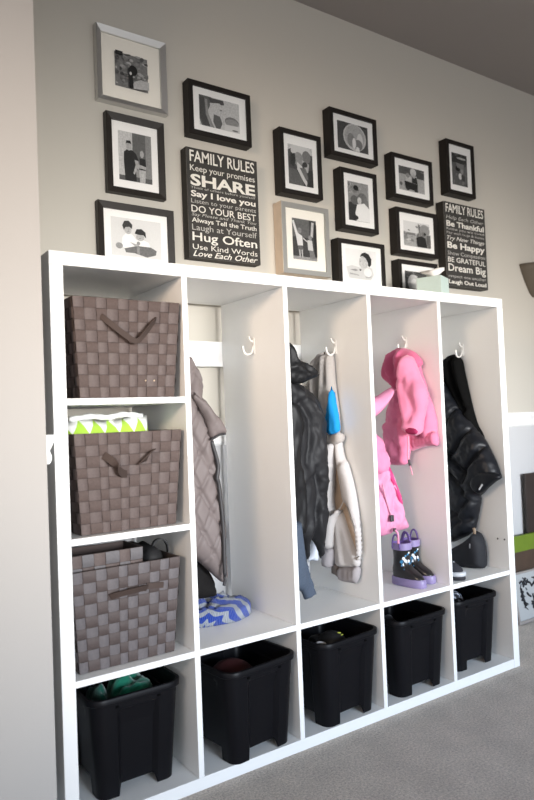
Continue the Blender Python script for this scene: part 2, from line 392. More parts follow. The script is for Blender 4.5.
mk_frame('black frame with a dark-haired child in profile on a white photo', (328, 232, 8.344),
    [(102, 88), (440, 142), (452, 440), (118, 398)], [(145, 130), (400, 168), (405, 405), (150, 390)], .0185, .045,
    [('r', 0, 0, 1, 1, .93), ('p', [(.02, .62), (.2, .55), (.45, .6), (.6, .55), (.85, .58), (.9, .8), (.8, 1), (.1, .98)], .86), ('p', [(.45, .3), (.55, .18), (.7, .2), (.76, .4), (.68, .58), (.52, .62), (.45, .55), (.42, .46)], .80),
     ('p', [(.46, .24), (.52, .12), (.64, .07), (.76, .12), (.84, .28), (.83, .46), (.77, .55), (.72, .52), (.72, .4), (.66, .28), (.56, .2)], .12), ('e', .475, .40, .022, .012, .4), ('e', .46, .68, .035, .028, .22), ('p', [(.12, .70), (.3, .66), (.4, .7), (.3, .74)], .62), ('p', [(.1, .8), (.4, .84), (.42, .88), (.12, .86)], .7),
     ('e', .7, .74, .13, .15, .95), ('p', [(.6, .86), (.72, .9), (.84, .84), (.8, .92), (.64, .94)], .7)], bottom=1.475, group=G)
mk_frame('black landscape frame with children sitting in a wagon', (380, 145, 8.9),
    [(118, 103), (432, 187), (445, 500), (138, 432)], [(160, 172), (390, 240), (398, 442), (175, 392)], .0185, .045,
    [('r', 0, 0, 1, 1, .72), ('r', 0, 0, 1, .32, .35), ('r', .7, .1, 1, .4, .3)] + speck(12, 0, .3, .25, .5, seed=15) + [('e', .55, .18, .12, .16, .8), ('p', [(.2, .6), (.72, .66), (.7, .95), (.24, .9)], .12), ('p', [(.5, .35), (.68, .38), (.72, .65), (.5, .62)], .15), ('p', [(.25, .38), (.45, .4), (.48, .62), (.24, .6)], .82), ('e', .33, .36, .07, .1, .6), ('e', .57, .34, .06, .09, .7), ('e', .32, .9, .07, .08, .2), ('e', .64, .94, .07, .08, .2), ('e', .06, .75, .05, .08, .4)], group=G)
mk_frame('black landscape frame with a family under a bare tree', (384, 200, 8.9),
    [(125, 98), (437, 165), (455, 490), (142, 437)], [(168, 175), (402, 225), (408, 437), (180, 400)], .0185, .045,
    [('r', 0, 0, 1, 1, .9), ('r', 0, .5, 1, 1, .7), ('r', 0, .45, .45, .55, .5)] + speck(26, .0, .6, .45, .75, .02, .06, seed=17)[:13] + [('p', [(.55, .05), (.62, .1), (.66, .55), (.6, .55)], .4), ('e', .8, .3, .2, .25, .6)] + speck(22, .55, 1, .5, .85, seed=19) +
     [('p', [(.45, .65), (.6, .55), (.8, .6), (.86, 1), (.5, 1)], .12), ('e', .58, .5, .06, .08, .55), ('e', .74, .46, .07, .09, .5), ('e', .78, .45, .05, .06, .15), ('p', [(.86, .5), (1, .45), (1, 1), (.9, 1)], .4)], group=G)
mk_frame('black frame with a pale face photo, half hidden behind the mint tissue box', (386, 250, 7.63),
    [(108, 103), (395, 143), (415, 400), (125, 300)], [(142, 153), (345, 186), (355, 345), (150, 310)], .0185, .045,
    [('r', 0, 0, 1, 1, .3)] + speck(16, 0, .6, .1, .6, seed=21) + [('e', .3, .55, .22, .4, .8), ('e', .33, .6, .14, .25, .9), ('r', .0, .85, .5, 1, .35)], bottom=1.475, right=1.86, group=G)
mk_frame('black portrait frame with a dark woodland photo, farthest right on the wall', (434, 132, 11.1),
    [(150, 122), (397, 195), (435, 698), (180, 640)], [(190, 222), (357, 268), (378, 620), (208, 575)], .0185, .045,
    [('r', 0, 0, 1, 1, .42), ('r', 0, 0, 1, .3, .22)] + speck(14, 0, .35, .1, .4, seed=23) + speck(14, .6, 1, .3, .55, seed=24) + [('e', .6, .15, .3, .03, .75), ('e', .35, .48, .14, .09, .12), ('e', .6, .5, .1, .15, .6), ('e', .48, .72, .12, .1, .85), ('p', [(.2, .3), (.75, .33), (.7, .5), (.3, .45)], .5), ('p', [(.55, .65), (.8, .68), (.75, .85), (.55, .8)], .25)], group=G)

# ------------------------------------------------------------------ lettered signs
CHAR = mat('charcoal sign paint', (.042, .040, .037), .7, .3, vary=(60, .35))
EDGE = mat('sign edge', (.020, .017, .014), .7)
WORN = mat('worn sign edge', (.20, .19, .17), .8, vary=(80, .6))
LET = mat('off white lettering', (.74, .72, .66), .8, vary=(120, .14))
LETD = mat('thin grey lettering', (.46, .45, .42), .8, vary=(120, .2))
def text_line(body, x0, x1, z0, z1, y, parent, bold=0, shear=0, m=LET):
    cu = bpy.data.curves.new('t', 'FONT'); cu.body = body; cu.size = 1; cu.offset = bold; cu.shear = shear; cu.resolution_u = 3; cu.fill_mode = 'FRONT'
    ob = bpy.data.objects.new('t', cu); COL.objects.link(ob)
    dg = bpy.context.evaluated_depsgraph_get(); dg.update()
    me = bpy.data.meshes.new_from_object(ob.evaluated_get(dg))
    bpy.data.objects.remove(ob); bpy.data.curves.remove(cu)
    bm = bm_new(); bm.from_mesh(me); bpy.data.meshes.remove(me)
    co = np.array([v.co[:] for v in bm.verts]); mn, mx = co.min(0), co.max(0)
    for v in bm.verts:
        v.co = Vector((x0 + (v.co.x - mn[0]) / (mx[0] - mn[0]) * (x1 - x0), y, z0 + (v.co.y - mn[1]) / (mx[1] - mn[1]) * (z1 - z0)))
    for f in bm.faces: f.material_index = 0
    bmesh.ops.recalc_face_normals(bm, faces=bm.faces)
    for f in bm.faces:
        f.normal_update()
        if f.normal.y > 0: f.normal_flip()
    return finish(bm, 'lettering', m, parent, recalc=False)
def sign(label, crop, quad, depth, lines, group):
    yf = YW - .001 - depth
    x0, x1, z0, z1 = rect_px(crop, quad, yf); x0 += .006; x1 += .006
    z0 = max(z0, H + .003)
    t = thing('wooden_sign', label, 'sign', ((x0 + x1) / 2, YW - .001, z0), 0, group)
    bm = bm_new(); box(bm, x0, x1, yf, YW - .001, z0, z1, bev=.0015)
    bm.faces.ensure_lookup_table()
    for f in bm.faces:
        f.normal_update()
        f.material_index = 1 if abs(f.normal.y) < .2 else (2 if abs(f.normal.y) < .95 else 0)
    finish(bm, 'board', [CHAR, EDGE, WORN], t)
    w, h = x1 - x0, z1 - z0
    for body, a, b_, bold, sh, m, *ins in lines:
        i0, i1 = ins if ins else (.045, .955)
        text_line(body, x0 + w * i0, x0 + w * i1, z1 - h * b_, z1 - h * a, yf - .0006, t, bold, sh, m)
    return t
sign('larger dark family rules sign with SHARE in big letters', (174, 140, 5.933),
    [(70, 38), (487, 125), (503, 742), (75, 692)], .042, [
    ('FAMILY RULES', .022, .128, .012, 0, LET), ('Keep your promises', .155, .228, 0, 0, LET), ('SHARE', .238, .345, .03, 0, LET), ('Think of others before yourself', .352, .380, 0, 0, LETD),
    ('Say I love you', .388, .462, .028, 0, LET), ('Listen to your parents', .464, .515, 0, 0, LETD), ('DO YOUR BEST', .522, .585, .006, 0, LET), ('Say Please and Thank You', .592, .628, 0, .25, LETD),
    ('Always Tell the Truth', .635, .690, .012, 0, LET), ('Laugh at Yourself', .695, .765, 0, 0, LETD), ('Hug Often', .765, .868, .012, 0, LET), ('Use Kind Words', .875, .922, 0, 0, LET), ('Love Each Other', .932, .985, .008, .4, LET)], 'lettered signs above the unit')
sign('smaller dark family rules sign with Be Happy in big letters', (430, 192, 7.547),
    [(95, 65), (402, 130), (436, 748), (122, 695)], .046, [
    ('FAMILY RULES', .02, .125, .012, 0, LET), ('Help Each Other', .16, .215, 0, .2, LETD), ('Be Thankful', .222, .292, .028, 0, LET), ('Know you are loved', .303, .343, 0, 0, LETD), ('Pay with hugs & kisses', .352, .388, 0, 0, LETD),
    ('Try New Things', .405, .468, .004, .35, LET), ('Be Happy', .475, .575, .03, 0, LET), ('Show Compassion', .585, .645, 0, 0, LETD), ('BE GRATEFUL', .655, .715, .008, 0, LET), ('Dream Big', .735, .85, .014, 0, LET), ('respect one another', .862, .908, 0, 0, LETD), ('Laugh Out Loud', .922, .985, .022, 0, LET)], 'lettered signs above the unit')

# ------------------------------------------------------------------ tissue box
MINT = mat('mint card', (.56, .68, .63), .6, vary=(60, .05)); TISS = mat('white tissue', (.88, .87, .85), .9, .1)
hv = np.array([2.1, 1.88]) / np.hypot(2.1, 1.88); rt = np.array([hv[1], -hv[0]])
a = math.radians(18.6); tx = math.cos(a) * rt + math.sin(a) * -hv
ang = math.atan2(tx[1], tx[0])
near = atY(441, 279, .17)
s = .105
ctr = near[:2] - tx * s / 2 + np.array([-tx[1], tx[0]]) * s / 2
tb = thing('tissue_box', 'mint green tissue box with a white tissue on the unit top', 'tissue box', (ctr[0], ctr[1], H + .001), ang)
bm = bm_new(); box(bm, -s / 2, s / 2, -s / 2, s / 2, 0, .117, bev=.002)
bmesh.ops.create_circle(bm, cap_ends=True, radius=.032, segments=20, matrix=Matrix.Translation((0, 0, .1174)))
finish(bm, 'carton', MINT, tb, world=False)
bm = bm_new(); rings = []
for k, (z, r) in enumerate([(.1178, .012), (.126, .026), (.138, .042), (.148, .046), (.150, .030), (.142, .012)]):
    rings.append([(r * (1 + .3 * math.sin(3 * t + k)) * math.cos(t), .6 * r * (1 + .3 * math.cos(2 * t + k)) * math.sin(t), z + .007 * math.sin(2 * t + .7 * k)) for t in [2 * PI * i / 28 for i in range(28)]])
loft(bm, rings, True, False, True); finish(bm, 'tissue', TISS, tb, smooth=True, world=False)

# ------------------------------------------------------------------ woven baskets
def basket_mesh(name, wt, wb, dt, db, h, nc, nd, nr, mv, mh, parent, seed, t=.004):
    rn = random.Random(seed)
    bm = bm_new()
    def corner(sx, sy, k):   # k 0..1 height
        return Vector((sx * (wb + (wt - wb) * k) / 2, sy * (db + (dt - db) * k) / 2, h * k))
    # base shell with thickness
    def ring(k, ins): return [corner(sx, sy, k) - Vector((sx * ins, sy * ins, 0)) for sx, sy in ((-1, -1), (1, -1), (1, 1), (-1, 1))]
    rings = [ring(0, 0), ring(1, 0), ring(1, t), ring(.02, t)]
    loft(bm, rings, True, True, True, mi=2)
    sides = [((-1, -1), (1, -1), nc), ((1, -1), (1, 1), nd), ((1, 1), (-1, 1), nc), ((-1, 1), (-1, -1), nd)]
    for A, Bc, n in sides:
        jx = [0] + [(i + rn.uniform(-.12, .12)) / n for i in range(1, n)] + [1]
        jz = [0] + [(j + rn.uniform(-.07, .07)) / nr for j in range(1, nr)] + [1]
        nrm = Vector((Bc[1] - A[1], -(Bc[0] - A[0]), 0)).normalized()
        nrm = Vector((A[0] + Bc[0], A[1] + Bc[1], 0)).normalized()
        def P(u, k, lift):
            p = corner(*A, k).lerp(corner(*Bc, k), u); return p + nrm * lift
        for i in range(n):
            for j in range(nr):
                horiz = (i + j) % 2 == 0
                u0, u1, k0, k1 = jx[i], jx[i + 1], jz[j], jz[j + 1]
                gu, gk = .0006 / wt, .0006 / h
                # strap on top runs slightly past its cell so it tucks under its neighbours
                NU, NK = (5, 3) if horiz else (3, 5)
                grid = []
                for b_ in range(NK):
                    row = []
                    for a_ in range(NU):
                        fu, fk = a_ / (NU - 1), b_ / (NK - 1)
                        s_ = fu if horiz else fk
                        e_ = fk if horiz else fu
                        lift = .0007 + .0024 * math.sin(PI * s_) ** .5 if 0 < s_ < 1 else .0003
                        lift -= .0006 * abs(2 * e_ - 1)
                        row.append(bm.verts.new(P(u0 + gu + (u1 - u0 - 2 * gu) * fu, k0 + gk + (k1 - k0 - 2 * gk) * fk, lift)))
                    grid.append(row)
                for b_ in range(NK - 1):
                    for a_ in range(NU - 1):
                        f = bm.faces.new((grid[b_][a_], grid[b_][a_ + 1], grid[b_ + 1][a_ + 1], grid[b_ + 1][a_])); f.material_index = 0 if not horiz else 1
                        f.smooth = True
    return finish(bm, name, [mv, mh, STRAPD], parent, world=False, recalc=False)
def ribbon(path, w, wid_dir, parent, name, m, t=.0015):
    """flat strap along path (list of points), wide along wid_dir"""
    bm = bm_new(); P = [Vector(p) for p in path]; rings = []
    for i, p in enumerate(P):
        d = (P[min(i + 1, len(P) - 1)] - P[max(i - 1, 0)]).normalized()
        wd = wid_dir[i] if isinstance(wid_dir, list) else wid_dir
        wd = Vector(wd); wd = (wd - d * wd.dot(d)).normalized(); n = d.cross(wd)
        rings.append([p + wd * w / 2 + n * t, p - wd * w / 2 + n * t, p - wd * w / 2 - n * t, p + wd * w / 2 - n * t])
    loft(bm, rings, True, True, True)
    return finish(bm, name, m, parent, smooth=True, world=False, angle=.8)
HANDLE = mat('dark brown handle strap', (.058, .040, .034), .7, .3, bump=(300, .4, .001))
BH = .262
def basket(label, loc, hand, rz=0, mv=STRAPV, mh=STRAPH, seed=1):
    t = thing('woven_basket', label, 'basket', loc, rz, 'woven baskets in the left column')
    basket_mesh('woven_body', .305, .268, .335, .30, BH, 10, 10, 9, mv, mh, t, seed)
    yq = lambda z: -(.30 + .035 * z / BH) / 2 - .0035
    if hand == 'loop':
        pts = smooth_path([(-.078, yq(.212), .214), (-.060, yq(.2) - .012, .196), (-.026, yq(.17) - .022, .168), (.010, yq(.15) - .024, .148), (.036, yq(.17) - .022, .170), (.064, yq(.2) - .01, .2), (.078, yq(.21), .212)], 4)
        wd = [Vector((.3 * math.sin(i / len(pts) * 7), -.35, 1)) for i in range(len(pts))]
        ribbon(pts, .015, wd, t, 'handle', HANDLE)
    elif hand == 'twist':
        for pts in ([(-.075, yq(.2), .203), (-.058, yq(.18) - .02, .188), (-.045, yq(.16) - .022, .168), (-.028, yq(.15) - .012, .154), (-.012, yq(.15) - .002, .150)],
                    [(.066, yq(.21), .208), (.050, yq(.2) - .012, .200), (.034, yq(.18) - .016, .184), (.022, yq(.17) - .004, .176)]):
            pts = smooth_path(pts, 4)
            wd = [Vector((math.cos(i * .25), -.5, .9 * math.sin(i * .25 + .9))) for i in range(len(pts))]
            ribbon(pts, .020, wd, t, 'handle', HANDLE)
    else:
        pts = smooth_path([(-.052, yq(.19), .186), (-.035, yq(.2) - .014, .192), (0, yq(.2) - .022, .196), (.035, yq(.2) - .014, .196), (.052, yq(.2), .192)], 4)
        ribbon(pts, .017, Vector((0, -.6, 1)), t, 'handle', HANDLE)
        pts = smooth_path([(.05, yq(.2) - .001, .196), (.075, yq(.2) - .003, .195), (.10, yq(.2), .192)], 3)
        ribbon(pts, .016, Vector((0, 0, 1)), t, 'handle', HANDLE)
    return t
bA = basket('empty brown woven basket with a drooping strap handle on the top cubby shelf', (.2105, .172, F1 + .0015), 'loop', seed=3)
bB = basket('brown woven basket holding a green and white packet on the middle cubby shelf', (.205, .178, F2 + .0015), 'twist', seed=8)
bC = basket('grey-brown woven basket with a smaller basket inside, on the third cubby shelf down', (.192, .188, F3 + .0015), 'band', 0, seed=14, mv=mat('brown strap grey light', (.074, .056, .053), .62, .4, bump=(500, .5, .001), vary=(160, .22)), mh=mat('strap with blue grey sheen', (.118, .106, .111), .55, .45, bump=(500, .5, .001), vary=(160, .2)))  # blue-grey of the horizontal straps is sheen painted into their colour
# metal rivets on the top basket
RIV = mat('brass rivet', (.75, .6, .4), .3, metal=.8)
for x in (.048, .073):
    bm = bm_new(); bmesh.ops.create_uvsphere(bm, u_segments=8, v_segments=6, radius=.0026, matrix=Matrix.Translation((x, -.1545, .045)))
    finish(bm, 'rivet', RIV, bA, world=False, smooth=True)

# packet in the middle basket
PKW = mat('white plastic film', (.84, .85, .84), .3, .5)
def packet_mat():
    m = bpy.data.materials.new('green triangle film'); m.use_nodes = True
    nt = m.node_tree; b = nt.nodes['Principled BSDF']; b.inputs['Roughness'].default_value = .35
    tc = nt.nodes.new('ShaderNodeTexCoord'); sp = nt.nodes.new('ShaderNodeSeparateXYZ'); nt.links.new(tc.outputs['Object'], sp.inputs[0])
    def math_(op, a, b_=None, v=None):
        n = nt.nodes.new('ShaderNodeMath'); n.operation = op
        if hasattr(a, 'is_output'): nt.links.new(a, n.inputs[0])
        else: n.inputs[0].default_value = a
        if b_ is not None:
            if hasattr(b_, 'is_output'): nt.links.new(b_, n.inputs[1])
            else: n.inputs[1].default_value = b_
        return n.outputs[0]
    tri = math_('PINGPONG', math_('ADD', sp.outputs['X'], 1.0), .0215)      # zigzag
    hgt = math_('SUBTRACT', sp.outputs['Z'], .256)
    g = math_('LESS_THAN', hgt, math_('MULTIPLY', tri, 1.9))
    mx = nt.nodes.new('ShaderNodeMixRGB'); mx.inputs[1].default_value = (.84, .85, .84, 1); mx.inputs[2].default_value = (.42, .68, .07, 1)
    nt.links.new(g, mx.inputs[0]); nt.links.new(mx.outputs[0], b.inputs['Base Color'])
    return m
pk = thing('plastic_packet', 'white packet with green triangles sticking out of the middle basket', 'packet', (.187, .12, F2 + .004))
bm = bm_new()
nx, nz = 26, 14
for side in (0, 1):
    g = []
    for j in range(nz + 1):
        row = []
        for i in range(nx + 1):
            u, v = i / nx, j / nz
            x = .004 + (-.112 + .240 * u) * (.72 + .28 * min(1, v * 1.5)); z = .012 + (.280 + .006 * math.sin(u * 9) + .010 * u) * v
            prof = (1 - abs(2 * u - 1) ** 4) * (1 - abs(2 * v - 1) ** 6)
            th = .035 * max(prof, 0) ** .6 + .003 * noise.noise(Vector((x * 30, z * 30, side)))
            row.append(bm.verts.new((x, (-th if side == 0 else th) + .03 * v, z)))
        g.append(row)
    for j in range(nz):
        for i in range(nx):
            bm.faces.new((g[j][i], g[j][i + 1], g[j + 1][i + 1], g[j + 1][i]))
bmesh.ops.remove_doubles(bm, verts=bm.verts, dist=.0015)
finish(bm, 'printed_bag', packet_mat(), pk, smooth=True, world=False)
bm = bm_new(); rings = []
for k, (r, z) in enumerate([(.0, .300), (.012, .302), (.012, .308), (.0, .310)]):
    pass
pts = smooth_path([(-.10, .028, .298), (-.04, .022, .305), (.01, .026, .301), (.06, .024, .308), (.115, .03, .302)], 5)
tube(bm, pts, [.006 + .003 * abs(math.sin(i)) for i in range(len(pts))], 8)
finish(bm, 'film_fold', PKW, pk, smooth=True, world=False)

# smaller grey basket and black bag inside the third basket
sb = thing('woven_basket', 'small grey woven basket tucked inside the third basket down', 'basket', (.145, .115, F3 + .012), 0, 'woven baskets in the left column')
basket_mesh('woven_body', .205, .19, .13, .12, .288, 6, 4, 9, STRAPG, STRAPH, sb, 30)
BAGM = mat('black bag fabric', (.012, .012, .013), .6, .4, bump=(200, .3, .002))
bg = thing('shoulder_bag', 'black bag with a loop strap at the right of the third basket down', 'bag', (.293, .150, F3 + .012))
bm = bm_new(); rings = []
for z, sx, sy in [(0, .030, .07), (.03, .034, .085), (.18, .037, .09), (.235, .037, .088), (.262, .034, .075), (.272, .020, .06)]:
    rings.append([(sx * math.copysign(abs(math.cos(t)) ** .6, math.cos(t)), sy * math.copysign(abs(math.sin(t)) ** .6, math.sin(t)), z + .005 * math.sin(3 * t)) for t in [2 * PI * i / 32 for i in range(32)]])
loft(bm, rings, True, True, True); finish(bm, 'bag_body', BAGM, bg, smooth=True, world=False)
pts = [Vector(atY(u, v, .10)) - bg.location for u, v in ((150, 562), (151, 550), (155, 541), (162, 539), (167, 545), (168, 558), (166, 566))]
ribbon(smooth_path(pts, 5), .012, Vector((0, 1, 0)), bg, 'strap', BAGM, .002)
# ------------------------------------------------------------------ black plastic bins
def rrect(wx, wy, r, n=8):
    """rounded rectangle, dense points with straight sides subdivided"""
    pts = []
    cs = [(wx - r, wy - r, 0), (-(wx - r), wy - r, PI / 2), (-(wx - r), -(wy - r), PI), (wx - r, -(wy - r), 1.5 * PI)]
    for i, (cx, cy, a0) in enumerate(cs):
        arc = [(cx + r * math.cos(a0 + PI / 2 * k / n), cy + r * math.sin(a0 + PI / 2 * k / n)) for k in range(n + 1)]
        pts += arc
        nx_ = cs[(i + 1) % 4]; q = (nx_[0] + r * math.cos(nx_[2]), nx_[1] + r * math.sin(nx_[2])); p = arc[-1]
        fr = [.04, .10, .16, .205, .232, .25, .34, .42, .5, .58, .66, .75, .768, .795, .84, .90, .96]
        pts += [(p[0] + (q[0] - p[0]) * f, p[1] + (q[1] - p[1]) * f) for f in fr]
    return pts
def bin_thing(label, loc, rz):
    t = thing('storage_bin', label, 'storage bin', loc, rz, 'black plastic bins along the bottom row')
    h = .268; wt, wb, dt, db = .128, .1085, .140, .122
    bm = bm_new(); rings = []
    def outer(k):
        return rrect(wb + (wt - wb) * k, db + (dt - db) * k, .028 + .008 * k)
    n = len(outer(0))
    def recess(i):
        j = i % (n // 4)
        f = j - 9
        return 0 if f < 0 else (1.0 if 4 <= f <= 12 else (.55 if f in (3, 13) else 0))
    zs = [0, .004, .03, .034, .06, .1, .15, .2, .225, .232, .24, .256]
    for z in zs:
        k = z / h; ring = []
        for i, (x, y) in enumerate(outer(k)):
            rc = recess(i) * (1 if z < .23 else 0) * .012
            side = (i // (n // 4)) % 4
            if side in (0, 2): y2 = y - math.copysign(rc, y); x2 = x
            else: x2 = x - math.copysign(rc, x); y2 = y
            zz = z
            if recess(i) > .5: zz = max(z, .026 + (.004 if z > 0 else 0))
            if z in (.03, .034) and recess(i) > .5: zz = .031 + (.002 if z == .034 else 0)
            ring.append((x2, y2, zz))
        rings.append(ring)
    # inside
    inn = [(.256, .004), (.15, .004), (.034, .004), (.032, .03)]
    for z, ins in inn:
        k = z / h
        rings.append([(x, y, z) for x, y in rrect(wb + (wt - wb) * k - ins - .012 * (z < .2), db + (dt - db) * k - ins - .012 * (z < .2), .024)])
    loft(bm, rings, True, False, True)
    bm.faces.new(bm.verts[:n][::-1]) if False else None
    bm.verts.ensure_lookup_table()
    # underside at the arch height
    bm.faces.new([bm.verts.new((x, y, .030)) for x, y in rrect(wb - .012, db - .012, .02)][::-1])
    finish(bm, 'bin_body', BIN, t, smooth=True, angle=.6, world=False)
    bm = bm_new()
    def R(z, o): return [(x, y, z) for x, y in rrect(wt + o, dt + o, .036 + max(o, 0))]
    loft(bm, [R(.254, -.0005), R(.250, .004), R(.252, .0065), R(.266, .0075), R(.268, .006), R(.268, -.002), R(.256, -.0045)], True)
    finish(bm, 'rim', BIN, t, smooth=True, angle=.8, world=False)
    for x in (-.060, .060):
        bm = bm_new(); box(bm, x - .004, x + .004, -dt - .001, -dt + .004, .238, .243)
        finish(bm, 'vent_slot', SLOT, t, world=False)
    return t
BINS = [('black bin filled with green fabric, leftmost of the bottom row', .216, .178, 0),
        ('black bin with a dark red cap inside, under the locker with the blue knit', .574, .124, math.radians(6)),
        ('black bin with a yellow-marked glove on top, under the locker with the white hoodie', .930, .133, math.radians(4.5)),
        ('black bin with dark clothing inside, under the locker with the rubber boots', 1.275, .139, math.radians(1)),
        ('black bin with a grey patterned cloth on top, rightmost of the bottom row', 1.606, .168, 0)]
proto = None; BT = []
for lab, x, y, rz in BINS:
    if proto is None: proto = bin_thing(lab, (x, y, TO + .001), rz); b_ = proto
    else:
        b_ = dup(proto); b_.location = (x, y, TO + .001); b_.rotation_euler = (0, 0, rz); b_['label'] = lab
    BT.append(b_)
def lump(name, label, cat, cx, cy, z, rx, ry, h, m, seed, fold=.25, freq=14, parent=None, group=None, flat=.8):
    """crumpled soft heap: closed dome with folds"""
    bm = bm_new(); NR, NT = 16, 44; rings = []
    for j in range(1, NR + 1):
        f = j / NR; ring = []
        for i in range(NT):
            t = 2 * PI * i / NT; rr_ = math.sin(f * PI / 2)
            x, y = rr_ * math.cos(t), rr_ * math.sin(t)
            hh = math.cos(f * PI / 2) ** flat
            nz = noise.noise(Vector((x * rx * freq, y * ry * freq * 1.6, seed * 7.3))) + .5 * noise.noise(Vector((x * rx * freq * 2.3, y * ry * freq * 2.3, seed * 3.1)))
            rim = 1 + .06 * noise.noise(Vector((math.cos(t) * 2, math.sin(t) * 2, seed)))
            ring.append((cx + rx * x * rim, cy + ry * y * rim, z + max(.0, h * hh * (1 + fold * nz * 1.6)) + (0 if j < NR else 0)))
        rings.append(ring)
    rings = rings[::-1]
    vr = loft(bm, rings, True, True, False)
    c = bm.verts.new((cx, cy, z + h)); top = vr[-1]
    for i in range(NT): bm.faces.new((top[i], top[(i + 1) % NT], c))
    o = finish(bm, name, m, parent, smooth=True)
    if label: tag(o, label, cat, group)
    return o
GREEN = mat('green fleece', (.012, .16, .10), .95, .1, bump=(300, .6, .003), sheen=.4)
DGREEN = mat('dark green fleece', (.008, .085, .06), .95, .1, bump=(300, .6, .003), sheen=.3)
zb = TO + .034
lump('green_scarf', 'bright green fleece bundle on the right in the leftmost bin', 'scarf', .252, .178, zb, .070, .096, .224, GREEN, 3, .09, 18, flat=.28)
lump('fleece_hat', 'dark green fleece on the left in the leftmost bin', 'hat', .156, .178, zb, .028, .090, .214, DGREEN, 5, .10, 20, flat=.3)
DRED = mat('dark red cloth', (.042, .005, .006), .7, bump=(250, .3, .002)); BLK = mat('black knit', (.012, .012, .014), .9, .2, bump=(260, .5, .002), sheen=.2)
# dark red cap: dome + brim
cp = thing('cap', 'dark red cap lying in the second bin from the left', 'cap', (.560, .118, zb + .15))
bm = bm_new(); rings = []
for f in [0, .15, .3, .45, .6, .75, .9, .97]:
    r = .07 * math.cos(f * PI / 2) ** .8
    rings.append([(r * math.cos(t), r * 1.1 * math.sin(t), .062 * math.sin(f * PI / 2)) for t in [2 * PI * i / 28 for i in range(28)]])
loft(bm, rings, True, True, True); finish(bm, 'crown', DRED, cp, smooth=True, world=False)
bm = bm_new(); g = []
for j in range(7):
    row = []
    for i in range(17):
        t = -PI / 2 + (i / 16 - .5) * 2.1; r = .066 + .05 * j / 6 * (math.cos((i / 16 - .5) * 2.6))
        row.append((r * math.cos(t), r * 1.1 * math.sin(t), .004 - .010 * (j / 6) ** 2 + .012 * math.cos((i / 16 - .5) * 3) * j / 6))
    g.append(row)
vt = [[bm.verts.new(p) for p in r] for r in g]; vb = [[bm.verts.new((p[0], p[1], p[2] - .002)) for p in r] for r in g]
for j in range(6):
    for i in range(16):
        bm.faces.new((vt[j][i], vt[j][i + 1], vt[j + 1][i + 1], vt[j + 1][i])); bm.faces.new((vb[j][i], vb[j + 1][i], vb[j + 1][i + 1], vb[j][i + 1]))
finish(bm, 'brim', mat('dark brim', (.03, .008, .01), .6), cp, smooth=True, world=False)
cp.rotation_euler = (math.radians(12), math.radians(-14), math.radians(60))
lump('knit_hat', 'black knitted heap under the red cap in the second bin', 'hat', .577, .128, zb, .078, .088, .105, BLK, 8, .15)
GLV = mat('black glove fabric', (.012, .012, .013), .55, .4, bump=(200, .3, .002)); YEL = mat('yellow green print', (.5, .55, .08), .6); PALE = mat('pale strap', (.5, .5, .52), .6)
lump('dark_clothing', 'black clothing heap at the bottom of the third bin', 'clothing', .930, .138, zb, .080, .090, .125, BLK, 11, .18)
gl = thing('glove', 'black padded glove with yellow marks on top of the third bin', 'glove', (.930, .085, TO + .222))
bm = bm_new()
r = bmesh.ops.create_uvsphere(bm, u_segments=28, v_segments=18, radius=1)
for v in r['verts']:
    c = v.co.copy(); q = 1 + .06 * noise.noise(c * 3)
    v.co = Vector((c.x * .047 * q, c.y * .055 * q, c.z * .045 * q))
finish(bm, 'padded_back', GLV, gl, smooth=True, world=False)
for k in range(4):
    bm = bm_new(); x0 = -.033 + .022 * k; pts = smooth_path([(x0, .03, .012), (x0 + .003, .06, .012), (x0 + .004, .082 + .008 * (k in (1, 2)), -.004), (x0 + .004, .088, -.024)], 3)
    tube(bm, pts, [.0115] * (len(pts) - 2) + [.0095, .005], 10); finish(bm, 'finger', GLV, gl, smooth=True, world=False)
bm = bm_new()
pts = smooth_path([(-.035, 0, 0), (-.06, .01, -.004), (-.068, .034, -.012)], 4); tube(bm, pts, [.012] * (len(pts) - 1) + [.007], 10)
finish(bm, 'thumb', GLV, gl, smooth=True, world=False)
for (x, y, a0) in ((.018, -.030, .3), (.012, -.022, -.4), (-.045, -.010, 1.3)):
    rr_ = math.sqrt(max(0, 1 - (x / .047) ** 2 - (y / .055) ** 2)) * .045
    bm = bm_new(); box(bm, -.006, .006, -.002, .002, -.0006, .0006, mtx=Matrix.Translation((x, y, rr_ + .002)) @ Matrix.Rotation(a0, 4, 'Z') @ Matrix.Rotation(.5, 4, 'X'))
    finish(bm, 'yellow_mark', YEL, gl, world=False)
pts = smooth_path([(.84, .075, TO + .235), (.85, .06, TO + .252), (.868, .05, TO + .248), (.878, .05, TO + .236)], 4)
bm = bm_new(); tube(bm, pts, .004, 8); tag(finish(bm, 'strap', PALE, smooth=True), 'thin pale strap at the left edge of the third bin', 'strap')
lump('dark_clothing', 'black clothing inside the bin under the rubber boots', 'clothing', 1.275, .142, zb, .080, .090, .185, BLK, 14, .15)
def pattern_mat():
    m = bpy.data.materials.new('grey patterned cloth'); m.use_nodes = True
    nt = m.node_tree; b = nt.nodes['Principled BSDF']; b.inputs['Roughness'].default_value = .9
    tc = nt.nodes.new('ShaderNodeTexCoord'); v = nt.nodes.new('ShaderNodeTexVoronoi'); v.inputs['Scale'].default_value = 65
    nt.links.new(tc.outputs['Object'], v.inputs['Vector'])
    r = nt.nodes.new('ShaderNodeValToRGB'); r.color_ramp.interpolation = 'CONSTANT'
    r.color_ramp.elements[0].color = (.42, .45, .52, 1); r.color_ramp.elements[1].position = .38; r.color_ramp.elements[1].color = (.02, .02, .025, 1)
    nt.links.new(v.outputs['Distance'], r.inputs[0]); nt.links.new(r.outputs[0], b.inputs['Base Color'])
    return m
